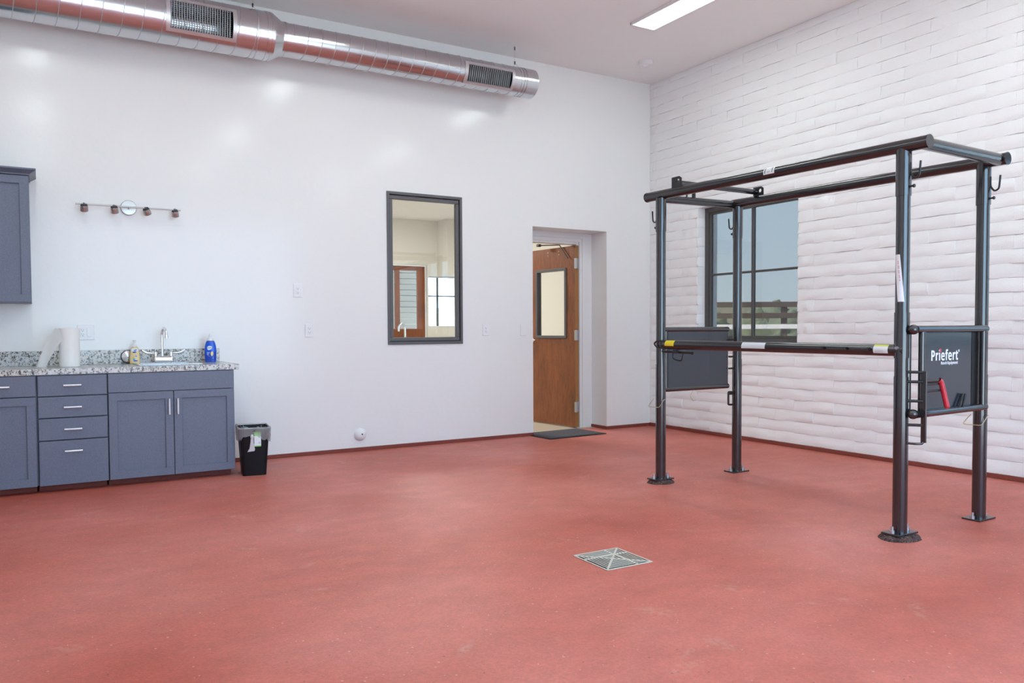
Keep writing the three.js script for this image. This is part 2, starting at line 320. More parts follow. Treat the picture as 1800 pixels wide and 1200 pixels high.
// ---------------------------------------------------------------- room seen through the window and the doorway
const AZ = -4.5, AXL = -4.4, AH = 2.85;
struct('floor_beyond', box(AXL, 0.02, -0.15, 0.001, AZ - 0.2, -0.2), M.vinyl, 'beige floor of the room beyond');
struct('ceiling_beyond', box(AXL - 0.2, 0.28, AH, AH + 0.2, AZ - 0.2, -TB), M.ceil, 'ceiling of the room beyond');
const FX0 = -1.56, FX1 = -0.645, FD = 2.14, GX0 = -0.625, GX1 = -0.06, GY0 = 1.15, GY1 = 1.97;
struct('wall_beyond', [
  box(AXL, FX0, 0, AH, AZ - 0.2, AZ), box(FX0, FX1, FD, AH, AZ - 0.2, AZ), box(FX1, GX0, 0, AH, AZ - 0.2, AZ), box(GX0, GX1, 0, GY0, AZ - 0.2, AZ), box(GX0, GX1, GY1, AH, AZ - 0.2, AZ), box(GX1, 0.28, 0, AH, AZ - 0.2, AZ),
  box(AXL - 0.2, AXL, 0, AH, AZ - 0.2, -TB), box(0, 0.28, 0, AH, AZ, -TB),
], M.cream, 'cream walls of the room beyond');
struct('bulkhead_beyond', box(-0.46, -0.001, 1.975, AH - 0.001, AZ + 0.001, AZ + 0.35), M.cream, 'cream bulkhead over the far window');
{
  const d = struct('door_2', [box(FX0 + 0.04, FX0 + 0.2, 0.01, FD - 0.02, AZ - 0.07, AZ - 0.025), box(FX1 - 0.16, FX1 - 0.03, 0.01, FD - 0.02, AZ - 0.07, AZ - 0.025), box(FX0 + 0.2, FX1 - 0.16, 0.01, 1.13, AZ - 0.07, AZ - 0.025), box(FX0 + 0.2, FX1 - 0.16, FD - 0.09, FD - 0.02, AZ - 0.07, AZ - 0.025)], M.wood, 'brown wooden glazed door in the far wall of the room beyond');
  mesh('pane', box(FX0 + 0.2, FX1 - 0.16, 1.13, FD - 0.09, AZ - 0.05, AZ - 0.045), M.pane, d);
  mesh('mullion', box(FX0 + 0.37, FX0 + 0.45, 1.13, FD - 0.09, AZ - 0.065, AZ - 0.03), M.wood, d);
  const w = struct('window_4', [box(GX0, GX1, GY0, GY0 + 0.02, AZ - 0.12, AZ - 0.06), box(GX0, GX1, GY1 - 0.02, GY1, AZ - 0.12, AZ - 0.06), box(GX0, GX0 + 0.02, GY0, GY1, AZ - 0.12, AZ - 0.06), box(GX1 - 0.02, GX1, GY0, GY1, AZ - 0.12, AZ - 0.06)], M.trimWhite, 'white framed window in the far wall of the room beyond');
  mesh('mullion', [box(-0.433, -0.413, GY0, GY1, AZ - 0.11, AZ - 0.07), box(GX0, GX1, 1.645, 1.665, AZ - 0.11, AZ - 0.07)], M.greyFrame, w);
  for (const [a, b] of [[GX0 + 0.02, -0.433], [-0.413, GX1 - 0.02]]) for (const [p, q] of [[GY0 + 0.02, 1.645], [1.665, GY1 - 0.02]]) mesh('pane', box(a, b, p, q, AZ - 0.093, AZ - 0.088), M.pane, w);
}
// block porch wall outside the far door
struct('wall_porch', Array.from({ length: 24 }, (_, k) => box(-3.2, 0.03, k * 0.1016, k * 0.1016 + 0.096, AZ - 1.75, AZ - 1.55 + 0.012 * hash(k, 2, 3), 0.006)), std(lin(0.30, 0.25, 0.2), 0.8), 'painted block wall seen through the far door');
struct('porch_roof', box(-3.6, 0.03, 2.62, 2.75, AZ - 3.4, AZ - 0.2), M.trimWhite, 'porch roof outside the far door');
{ // sink counter below the window in the room beyond, with its gooseneck faucet
  const k = thing('sink_cabinet', 'pale counter cabinet standing under the window in the room beyond', 'cabinet', [0, 0, 0]);
  mesh('body', box(-3.9, -1.95, 0, 0.86, -0.87, -TB - 0.005), M.cream, k); mesh('worktop', box(-3.92, -1.93, 0.86, 0.895, -0.89, -TB - 0.005, 0.004), M.granite, k);
  const f = thing('gooseneck_faucet', 'chrome gooseneck faucet seen low through the interior window', 'faucet', [-2.86, 0.895, -0.5]);
  mesh('spout', wire([[0.035, 0, 0], [0.035, 0.18, 0], [0.03, 0.25, 0], [0, 0.277, 0], [-0.032, 0.25, 0], [-0.036, 0.2, 0]], 0.011, 12, 40), M.chrome, f);
  mesh('base', rod([0.035, 0, 0], [0.035, 0.03, 0], 0.022), M.chrome, f);
}

// ---------------------------------------------------------------- ceiling panel lights
function panelLight(x, z, label) {
  const t = thing('panel_light', label, 'light', [x, H, z], 0, 'linear ceiling panel lights');
  mesh('housing', [box(-0.14, 0.14, -0.024, 0, -0.62, -0.605, 0.003), box(-0.14, 0.14, -0.024, 0, 0.605, 0.62, 0.003), box(-0.14, -0.125, -0.024, 0, -0.62, 0.62, 0.003), box(0.125, 0.14, -0.024, 0, -0.62, 0.62, 0.003)], M.trimWhite, t);
  mesh('lamp_diffuser', box(-0.126, 0.126, -0.021, -0.004, -0.606, 0.606), new THREE.MeshStandardMaterial({ color: 0xffffff, roughness: 0.6, emissive: PANEL_COLOR, emissiveIntensity: 2.2 }), t);
  const l = new THREE.RectAreaLight(PANEL_COLOR, PANEL_NITS, 0.25, 1.2); l.position.set(0, -0.028, 0); l.rotation.x = -Math.PI / 2; t.add(l);
}
[[-1.235, 1.88, 'bright linear ceiling panel near the white corner'], [-3.64, 1.88, 'linear ceiling panel beside the duct'], [-6.04, 1.88, 'linear ceiling panel over the cabinets'],
  [-1.235, 4.45, 'linear ceiling panel above the black chute'], [-3.64, 4.45, 'linear ceiling panel in the middle of the room'], [-6.04, 4.45, 'linear ceiling panel in the middle near the plain side wall'],
  [-1.235, 7.0, 'linear ceiling panel by the block wall and the roll-up doorway'], [-3.64, 7.0, 'linear ceiling panel centred before the roll-up doorway'], [-6.04, 7.0, 'linear ceiling panel by the plain wall and the roll-up doorway']].forEach((a) => panelLight(...a));
{ // room beyond
  const t = thing('ceiling_light', 'square ceiling light in the room beyond the window', 'light', [-2.2, AH, -2.4]);
  mesh('housing', box(-0.31, 0.31, -0.03, 0, -0.31, 0.31, 0.004), M.trimWhite, t);
  mesh('lamp_diffuser', box(-0.28, 0.28, -0.034, -0.028, -0.28, 0.28), new THREE.MeshStandardMaterial({ color: 0xffffff, emissive: lin(1, 0.93, 0.8), emissiveIntensity: 2 }), t);
  const l = new THREE.RectAreaLight(lin(1, 0.97, 0.9), 80, 0.56, 0.56); l.position.set(0, -0.04, 0); l.rotation.x = -Math.PI / 2; t.add(l);
}
{
  const t = thing('smoke_detector', 'round white smoke detector on the ceiling near the corner', 'smoke detector', [-0.565, H, 0.555]);
  mesh('body', lathe([[0, -0.04], [0.05, -0.04], [0.066, -0.034], [0.075, -0.02], [0.075, 0]]), M.plastic, t);
  mesh('sensor', lathe([[0, -0.052], [0.025, -0.05], [0.03, -0.038]]), M.plastic, t);
}

// ---------------------------------------------------------------- duct
{
  const cy = 3.504, cz = 0.31, RB = 0.187, RS = 0.134, xe = -1.815;
  const t = thing('spiral_duct', 'silver spiral ventilation duct hanging along the top of the white wall', 'duct', [0, cy, cz]);
  const pt = (x, R, a) => [x, R * Math.sin(a), R * Math.cos(a)];
  function sheet(x0, x1, R0, R1, a0, a1, nx = 1, nt = 64) {
    const p = [], n = [], idx = [], sl = (R0 - R1) / (x1 - x0), q = Math.hypot(1, sl);
    for (let i = 0; i <= nx; i++) for (let j = 0; j <= nt; j++) { const u = i / nx, a = a0 + (a1 - a0) * j / nt; p.push(...pt(x0 + (x1 - x0) * u, R0 + (R1 - R0) * u, a)); n.push(sl / q, Math.sin(a) / q, Math.cos(a) / q); }
    for (let i = 0; i < nx; i++) for (let j = 0; j < nt; j++) { const k = i * (nt + 1) + j, m = k + nt + 1; idx.push(k, m, k + 1, k + 1, m, m + 1); }
    const g = new THREE.BufferGeometry(); g.setAttribute('position', new THREE.Float32BufferAttribute(p, 3)); g.setAttribute('normal', new THREE.Float32BufferAttribute(n, 3)); g.setIndex(idx); g.setAttribute('uv', new THREE.Float32BufferAttribute(new Float32Array(p.length / 3 * 2), 2)); return g;
  }
  function arcBand(x0, x1, Ra, Rb, a0, a1, n = 20) {
    const p = [], idx = [];
    for (let j = 0; j <= n; j++) { const a = a0 + (a1 - a0) * j / n; p.push(...pt(x0, Ra, a), ...pt(x1, Ra, a), ...pt(x1, Rb, a), ...pt(x0, Rb, a)); }
    for (let j = 0; j < n; j++) for (let k = 0; k < 4; k++) { const a = j * 4 + k, b = j * 4 + (k + 1) % 4; idx.push(a, b, b + 4, a, b + 4, a + 4); }
    idx.push(0, 2, 1, 0, 3, 2); const e = n * 4; idx.push(e, e + 1, e + 2, e, e + 2, e + 3);
    const g = new THREE.BufferGeometry(); g.setAttribute('position', new THREE.Float32BufferAttribute(p, 3)); g.setIndex(idx); return uvm(toCreasedNormals(g, 0.6));
  }
  const A = (d) => d * D2R, full = [A(-180), A(180)];
  const regs = [{ x0: -5.18, x1: -4.665, R: RB, a0: A(-46), a1: A(33), step: 0.0185 }, { x0: -2.62, x1: -2.085, R: RS, a0: A(-62), a1: A(26), step: 0.0215 }];
  const tube = (x0, x1, R, r) => [sheet(x0, r.x0 + 0.015, R, R, ...full), sheet(r.x0 + 0.015, r.x1 - 0.015, R, R, r.a1 - 0.06, r.a0 + 0.06 + 2 * Math.PI), sheet(r.x1 - 0.015, x1, R, R, ...full)];
  const seam = (x0, x1, R, pitch, r) => { // spiral lock seam, left out where the register is cut in
    const out = []; let run = [];
    const flush = () => { if (run.length > 2) out.push(new THREE.TubeGeometry(new THREE.CatmullRomCurve3(run), run.length * 2, 0.0032, 5)); run = []; };
    for (let a = 0; ; a += A(9)) {
      const x = x0 + pitch * a / (2 * Math.PI); if (x > x1) break;
      let w = ((a + Math.PI) % (2 * Math.PI)) - Math.PI;
      if (x > r.x0 && x < r.x1 && w > r.a0 - 0.02 && w < r.a1 + 0.02) flush(); else run.push(V(...pt(x, R + 0.0005, a)));
    }
    flush(); return out;
  };
  const big = mesh('duct_section', tube(XL + 0.002, -4.40, RB, regs[0]), M.galv, t);
  mesh('spiral_seam', seam(XL + 0.02, -4.46, RB, 0.136, regs[0]), M.galvSeam, big);
  mesh('joint_ring', [arcBand(-4.425, -4.40, RB - 0.001, RB + 0.004, ...full, 64), arcBand(-4.39, -4.375, RB - 0.001, RB + 0.003, ...full, 64)], M.galv, big);
  mesh('reducer', [sheet(-4.40, -4.365, RB, RB, ...full), sheet(-4.365, -4.285, RB, RS + 0.002, ...full, 3), sheet(-4.285, -4.24, RS + 0.002, RS + 0.002, ...full)], M.galv, t);
  const small = mesh('duct_section', tube(-4.25, -1.93, RS, regs[1]), M.galv, t);
  mesh('spiral_seam', seam(-4.2, -2.09, RS, 0.118, regs[1]), M.galvSeam, small);
  mesh('joint_ring', [arcBand(-4.262, -4.245, RS - 0.001, RS + 0.005, ...full, 64), arcBand(-1.975, -1.96, RS - 0.001, RS + 0.004, ...full, 64), arcBand(-1.945, -1.93, RS - 0.001, RS + 0.004, ...full, 64)], M.galv, small);
  const cap = new THREE.CircleGeometry(RS + 0.001, 64).rotateY(Math.PI / 2).translate(xe - 0.012, 0, 0);
  mesh('end_cap', [sheet(-1.94, xe, RS + 0.002, RS + 0.002, ...full), cap], M.galv, t);
  for (const r of regs) {
    const f = new THREE.Group(); f.name = 'register'; t.add(f);
    const bw = 0.026 / r.R;
    mesh('register_frame', [arcBand(r.x0, r.x0 + 0.03, r.R - 0.004, r.R + 0.007, r.a0, r.a1), arcBand(r.x1 - 0.03, r.x1, r.R - 0.004, r.R + 0.007, r.a0, r.a1), arcBand(r.x0, r.x1, r.R - 0.004, r.R + 0.007, r.a0, r.a0 + bw, 5), arcBand(r.x0, r.x1, r.R - 0.004, r.R + 0.007, r.a1 - bw, r.a1, 5)], M.register, f);
    const am = (r.a0 + r.a1) / 2, ha = (r.a1 - r.a0) / 2, dist = r.R * Math.cos(ha) + 0.012, half = r.R * Math.sin(ha) - 0.014;
    const blade = join(box(-0.0016, 0.0016, -half, half, -0.018, 0.006));
    for (let x = r.x0 + 0.04; x < r.x1 - 0.035; x += r.step) { const b = mesh('louver', blade.clone(), M.louver, f); b.position.set(x, dist * Math.sin(am), dist * Math.cos(am)); b.rotation.x = -am; }
    const rows = []; for (let y = -half + 0.012; y < half; y += 0.0145) rows.push(box(r.x0 + 0.03, r.x1 - 0.03, y - 0.001, y + 0.001, -0.034, -0.02));
    const gr = mesh('damper_blades', rows, M.louver, f); gr.position.set(0, dist * Math.sin(am), dist * Math.cos(am)); gr.rotation.x = -am;
    gr.userData.kind = 'stuff';
  }
  for (const [x, R] of [[-4.50, RB], [-2.005, RS]]) {
    const top = H - cy - 0.005;
    const h = mesh('hanger_cable', [wire([[x, R * 0.6, -R * 0.81], [x, R + 0.035, 0], [x, R * 0.6, R * 0.81]], 0.0016, 6, 24), rod([x, R + 0.03, 0], [x, top, 0], 0.0018, 8), arcBand(x - 0.004, x + 0.004, R, R + 0.002, ...full, 48)], M.galvSeam, t);
    mesh('cable_grip', rod([x, R + 0.03, 0], [x, R + 0.058, 0], 0.007, 10), M.slot, h); mesh('cable_grip', rod([x, top - 0.05, 0], [x, top - 0.02, 0], 0.006, 10), M.slot, h);
  }
}

// ---------------------------------------------------------------- cabinets
function shakerDoor(parent, x0, x1, y0, y1, z, handle, name = 'door') {
  const s = 0.057, d = mesh(name, [box(x0, x1, y1 - s, y1, z, z + 0.022, 0.003), box(x0, x1, y0, y0 + s, z, z + 0.022, 0.003), box(x0, x0 + s, y0 + s - 0.002, y1 - s + 0.002, z, z + 0.022, 0.003), box(x1 - s, x1, y0 + s - 0.002, y1 - s + 0.002, z, z + 0.022, 0.003), box(x0 + s - 0.004, x1 - s + 0.004, y0 + s - 0.004, y1 - s + 0.004, z, z + 0.008)], M.cab, parent);
  if (handle) mesh('handle', [rod([handle[0], handle[1], z + 0.043], [handle[0], handle[2], z + 0.043], 0.0075, 12), rod([handle[0], handle[1] + 0.012, z + 0.015], [handle[0], handle[1] + 0.012, z + 0.043], 0.005, 10), rod([handle[0], handle[2] - 0.012, z + 0.015], [handle[0], handle[2] - 0.012, z + 0.043], 0.005, 10)], M.handle, d).userData.label = 'brushed steel bar handle';
  return d;
}
function drawer(parent, x0, x1, y0, y1, z, handle) {
  const d = mesh('drawer', box(x0, x1, y0, y1, z, z + 0.02, 0.0015), M.cab, parent), y = (y0 + y1) / 2;
  if (handle) { const [a, b, hy = y] = handle; mesh('handle', [rod([a, hy, z + 0.043], [b, hy, z + 0.043], 0.0075, 12), rod([a + 0.012, hy, z + 0.015], [a + 0.012, hy, z + 0.043], 0.005, 10), rod([b - 0.012, hy, z + 0.015], [b - 0.012, hy, z + 0.043], 0.005, 10)], M.handle, d).userData.label = 'brushed steel bar handle'; }
  return d;
}
const CF = 0.61, CB = 0.052, CT = 0.815;
function carcass(name, label, x0, x1) {
  const t = thing(name, label, 'cabinet', [x0, 0, 0]); const w = x1 - x0, sink = w > 0.8;
  mesh('body', [box(0.001, 0.018, CB, CT, 0.012, CF - 0.018), box(w - 0.018, w - 0.001, CB, CT, 0.012, sink ? CF : CF - 0.018), box(0.018, w - 0.018, CB, CB + 0.018, 0.012, CF), sink ? box(0.018, w - 0.018, CT - 0.018, CT, CF - 0.03, CF) : box(0.018, w - 0.018, CT - 0.018, CT, 0.012, CF), box(0.018, w - 0.018, CB, CT, 0.012, 0.02)], M.cab, t);
  mesh('inner_frame', box(0.018, w - 0.018, CB + 0.018, CT - 0.018, CF - 0.05, CF - 0.032), M.cab, t);
  mesh('toe_kick', box(0.002, w - 0.012, 0, CB, 0.02, 0.52), M.base, t);
  return t;
}
{
  const a = carcass('base_cabinet', 'grey sink base cabinet with two shaker doors beside the waste bin', -5.638, -4.763), w = 0.875, y = 0.672;
  mesh('false_front', box(0.002, w - 0.002, y + 0.004, CT - 0.004, CF, CF + 0.02, 0.0015), M.cab, a);
  shakerDoor(a, 0.002, w / 2 - 0.002, CB, y, CF, [0.405, 0.5, 0.617]); shakerDoor(a, w / 2 + 0.002, w - 0.002, CB, y, CF, [0.464, 0.5, 0.617]);
  const b = carcass('base_cabinet', 'grey four-drawer base cabinet under the paper towel roll', -6.076, -5.638), wb = 0.438, ys = [CT - 0.004, 0.666, 0.516, 0.361, CB];
  for (let k = 0; k < 4; k++) drawer(b, 0.006, wb - 0.006, ys[k + 1] + (k < 3 ? 0.004 : 0), ys[k] - 0.003, CF, [0.16, 0.27, [0.741, 0.589, 0.436, 0.284][k]]);
  const c = carcass('base_cabinet', 'grey base cabinet at the left edge with one drawer over a shaker door', -6.56, -6.076), wc = 0.484;
  drawer(c, 0.003, wc - 0.008, 0.672, CT - 0.004, CF, [0.185, 0.325]); shakerDoor(c, 0.003, wc - 0.008, CB, 0.666, CF, [0.05, 0.5, 0.617]);
  const d = carcass('base_cabinet', 'grey base cabinet end unit further along the counter', -7.3, -6.56), wd = 0.74;
  shakerDoor(d, 0.003, wd / 2 - 0.002, CB, CT - 0.004, CF); shakerDoor(d, wd / 2 + 0.002, wd - 0.003, CB, CT - 0.004, CF);
}
{ // worktop with backsplash
  const t = thing('worktop', 'speckled grey granite worktop with backsplash on the grey cabinets', 'worktop', [0, 0, 0]);
  mesh('slab', [box(-7.32, -4.725, CT + 0.001, 0.858, 0.001, 0.115), box(-7.32, -5.40, CT + 0.001, 0.858, 0.115, 0.52), box(-5.00, -4.725, CT + 0.001, 0.858, 0.115, 0.52), box(-7.32, -4.725, CT + 0.001, 0.858, 0.52, 0.635, 0.003)], M.granite, t);
  mesh('backsplash', box(-7.32, -4.75, 0.858, 0.968, 0.001, 0.021, 0.002), M.granite, t);
}
{ // drop-in sink
  const t = thing('sink', 'stainless steel drop-in sink set in the granite worktop', 'sink', [-5.2, 0.858, 0.3175]);
  mesh('rim', [box(-0.225, 0.225, 0.0005, 0.009, 0.185, 0.225, 0.004), box(-0.225, 0.225, 0.0005, 0.009, -0.245, -0.12, 0.004), box(-0.225, -0.18, 0.0005, 0.009, -0.14, 0.2, 0.004), box(0.18, 0.225, 0.0005, 0.009, -0.14, 0.2, 0.004)], M.steel, t);
  mesh('basin', [box(-0.185, -0.18, -0.16, 0.004, -0.13, 0.19), box(0.18, 0.185, -0.16, 0.004, -0.13, 0.19), box(-0.185, 0.185, -0.16, 0.004, 0.185, 0.19), box(-0.185, 0.185, -0.16, 0.004, -0.13, -0.125), box(-0.185, 0.185, -0.165, -0.16, -0.13, 0.19)], M.steel, t);
  mesh('drain', lathe([[0, 0.004], [0.04, 0.004], [0.045, 0]]).translate(0, -0.16, 0.03), M.chrome, t);
}
{
  const t = thing('faucet', 'chrome gooseneck faucet with two wing levers behind the sink', 'faucet', [-5.2, 0.867, 0.125]);
  mesh('base_bar', box(-0.076, 0.076, 0, 0.05, -0.026, 0.026, 0.018), M.chrome, t);
  mesh('spout', wire([[-0.008, 0.05, 0], [-0.008, 0.17, 0], [-0.008, 0.235, 0.004], [0.0, 0.27, 0.05], [0.008, 0.245, 0.105], [0.009, 0.21, 0.115]], 0.0105, 14, 60), M.chrome, t);
  mesh('aerator', rod([0.009, 0.215, 0.115], [0.01, 0.19, 0.117], 0.015), M.chrome, t);
  for (const s of [-1, 1]) { const h = mesh('lever', wire([[s * 0.058, 0.072, 0], [s * 0.1, 0.073, 0.006], [s * 0.13, 0.079, 0.008], [s * 0.158, 0.098, 0.01]], 0.008, 10, 24), M.chrome, t); mesh('valve_cap', [rod([s * 0.058, 0.045, 0], [s * 0.058, 0.08, 0], 0.014)], M.chrome, h); }
}
{ // upper cabinet
  const t = thing('wall_cabinet', 'grey wall cabinet with crown moulding at the left edge of the wall', 'cabinet', [-6.095, 1.322, 0]);
  mesh('body', box(-0.90, 0, 0, 0.9, 0.001, 0.31, 0.001), M.cab, t);
  shakerDoor(t, -0.45, -0.003, 0.002, 0.895, 0.311, null); shakerDoor(t, -0.897, -0.453, 0.002, 0.895, 0.311, null);
  const P = [], I = [], lv = [[0.9, 0.006, 0.337], [0.908, 0.006, 0.337], [0.934, 0.046, 0.377], [0.944, 0.046, 0.377]]; // crown flaring out at the front and the side
  lv.forEach(([y, x1, z1]) => P.push(-0.9, y, 0.001, x1, y, 0.001, x1, y, z1, -0.9, y, z1));
  for (let r = 0; r < 3; r++) for (let k = 0; k < 4; k++) { const p = r * 4 + k, q = r * 4 + (k + 1) % 4; I.push(p, p + 4, q, q, p + 4, q + 4); }
  I.push(0, 1, 2, 0, 2, 3, 12, 14, 13, 12, 15, 14);
  const cg = new THREE.BufferGeometry(); cg.setAttribute('position', new THREE.Float32BufferAttribute(P, 3)); cg.setIndex(I);
  mesh('crown', toCreasedNormals(cg, 0.3), M.cab, t);
}

// ---------------------------------------------------------------- things on the worktop
{ // paper towel
  const t = thing('paper_towel_roll', 'white paper towel roll standing on the granite worktop with a loose sheet', 'paper towel', [-5.865, 0.8585, 0.36]);
  const roll = lathe([[0.021, 0], [0.066, 0], [0.068, 0.003], [0.068, 0.277], [0.066, 0.28], [0.021, 0.28], [0.021, 0]], 40); mesh('roll', roll, M.paper, t);
  mesh('core', lathe([[0.019, 0], [0.019, 0.28], [0.021, 0.28], [0.021, 0]], 24), std(lin(0.4, 0.3, 0.2), 0.9), t);
  // loose sheet leaving the back of the roll and folding down to the left
  const P = [], I = [], nu = 14, nv = 10;
  for (let i = 0; i <= nu; i++) for (let j = 0; j <= nv; j++) {
    const u = i / nu, v = j / nv, w = 1 - v, bow = 0.012 * Math.sin(v * 3.1); // u: right to left edge, v: top to foot
    const top = [-0.028 - 0.062 * u, 0.278 - 0.06 * Math.pow(1 - u, 3)], foot = [-0.15 - 0.06 * u, 0.001];
    P.push(top[0] * w + foot[0] * v - bow, top[1] * w + foot[1] * v, (0.057 - 0.05 * u) * w + (0.01 - 0.03 * u) * v + 0.008 * Math.sin(u * 5 + v * 4) * v);
  }
  for (let i = 0; i < nu; i++) for (let j = 0; j < nv; j++) { const a = i * (nv + 1) + j, b = a + nv + 1; I.push(a, b, a + 1, a + 1, b, b + 1); }
  const g = new THREE.BufferGeometry(); g.setAttribute('position', new THREE.Float32BufferAttribute(P, 3)); g.setIndex(I); g.computeVertexNormals();
  mesh('loose_sheet', g, phy(lin(0.84, 0.835, 0.82), 0.95, { transmission: 0.3, thickness: 0 }), t);
}
function squircle(a, b, n, k = 40) { return Array.from({ length: k }, (_, i) => { const t = i / k * 2 * Math.PI, c = Math.cos(t), s = Math.sin(t); return [a * Math.sign(c) * Math.abs(c) ** (2 / n), b * Math.sign(s) * Math.abs(s) ** (2 / n)]; }); }
function loft(secs) { // [y, a, b, n]
  const k = 40, P = [], I = [], UV = [];
  secs.forEach(([y, a, b, n]) => squircle(a, b, n, k).forEach(([x, z], i) => { P.push(x, y, z); UV.push(i / k, y); }));
  for (let r = 0; r < secs.length - 1; r++) for (let i = 0; i < k; i++) { const a = r * k + i, b = r * k + (i + 1) % k; I.push(a, a + k, b, b, a + k, b + k); }
  for (const [r, f] of [[0, 1], [secs.length - 1, -1]]) { const c = P.length / 3; P.push(0, secs[r][0], 0); UV.push(0, 0); for (let i = 0; i < k; i++) { const a = r * k + i, b = r * k + (i + 1) % k; f > 0 ? I.push(c, a, b) : I.push(c, b, a); } }
  const g = new THREE.BufferGeometry(); g.setAttribute('position', new THREE.Float32BufferAttribute(P, 3)); g.setAttribute('uv', new THREE.Float32BufferAttribute(UV, 2)); g.setIndex(I); return toCreasedNormals(g, 0.7);
}
function frontLabel(secs, y0, y1, frac, off) { // sheet hugging the front of a lofted bottle
  const P = [], UV = [], I = [], nu = 12, nv = 10;
  const at = (y) => { for (let i = 0; i < secs.length - 1; i++) if (y <= secs[i + 1][0]) { const t = (y - secs[i][0]) / (secs[i + 1][0] - secs[i][0]); return [1, 2, 3].map((k) => secs[i][k] + (secs[i + 1][k] - secs[i][k]) * t); } };
  for (let j = 0; j <= nv; j++) for (let i = 0; i <= nu; i++) { const y = y0 + (y1 - y0) * j / nv, [a, b, n] = at(y), x = a * frac * (2 * i / nu - 1); P.push(x, y, b * (1 - Math.abs(x / a) ** n) ** (1 / n) + off); UV.push(i / nu, j / nv); }
  for (let j = 0; j < nv; j++) for (let i = 0; i < nu; i++) { const a = j * (nu + 1) + i; I.push(a, a + 1, a + nu + 1, a + 1, a + nu + 2, a + nu + 1); }
  const g = new THREE.BufferGeometry(); g.setAttribute('position', new THREE.Float32BufferAttribute(P, 3)); g.setAttribute('uv', new THREE.Float32BufferAttribute(UV, 2)); g.setIndex(I); g.computeVertexNormals(); return g;
}
{ // dish soap
  const t = thing('dish_soap_bottle', 'blue dish soap bottle with a white cap at the end of the worktop', 'bottle', [-4.845, 0.8585, 0.15], -0.2);
  const secs = [[0, 0.036, 0.02, 3], [0.004, 0.042, 0.024, 3], [0.03, 0.045, 0.026, 2.8], [0.09, 0.047, 0.027, 2.6], [0.13, 0.044, 0.026, 2.4], [0.16, 0.036, 0.023, 2.2], [0.174, 0.028, 0.02, 2]];
  mesh('bottle', loft(secs), phy(lin(0.005, 0.10, 0.62), 0.2, { clearcoat: 0.5 }), t, true);
  const cap = mesh('cap', [lathe([[0.026, 0.174], [0.026, 0.196], [0.018, 0.2], [0, 0.2]])], M.plastic, t);
  mesh('nozzle', lathe([[0.013, 0.2], [0.013, 0.212], [0.008, 0.224], [0.006, 0.232], [0, 0.232]]), phy(lin(0.7, 0.72, 0.75), 0.3), cap);
  mesh('front_label', frontLabel(secs, 0.012, 0.155, 0.86, 0.0006), phy(lin(1, 1, 1), 0.25, { map: canvasTex(256, 448, (c, w, h) => {
    c.fillStyle = '#0a57d8'; c.fillRect(0, 0, w, h); c.fillStyle = '#0b43b8'; c.fillRect(0, h * 0.5, w, h * 0.5);
    c.fillStyle = '#eef4ff'; c.beginPath(); c.ellipse(w * 0.42, h * 0.26, w * 0.26, h * 0.1, 0, 0, 7); c.fill(); c.beginPath(); c.ellipse(w * 0.36, h * 0.31, w * 0.16, h * 0.08, 0, 0, 7); c.fill();
    c.fillStyle = '#12399c'; c.font = 'bold 46px sans-serif'; c.textAlign = 'center'; c.fillText('Dawn', w * 0.43, h * 0.3);
    c.fillStyle = '#ead98a'; c.beginPath(); c.ellipse(w * 0.64, h * 0.6, w * 0.12, h * 0.13, 0.1, 0, 7); c.fill();
    c.fillStyle = '#b9d0ff'; for (let k = 0; k < 4; k++) c.fillRect(w * 0.14, h * (0.52 + 0.045 * k), w * (0.3 - 0.04 * k), 9);
    c.fillStyle = '#dfe9ff'; c.fillRect(w * 0.3, h * 0.72, 20, 8); c.fillRect(w * 0.72, h * 0.84, 14, 14);
  }) }), t, true);
}
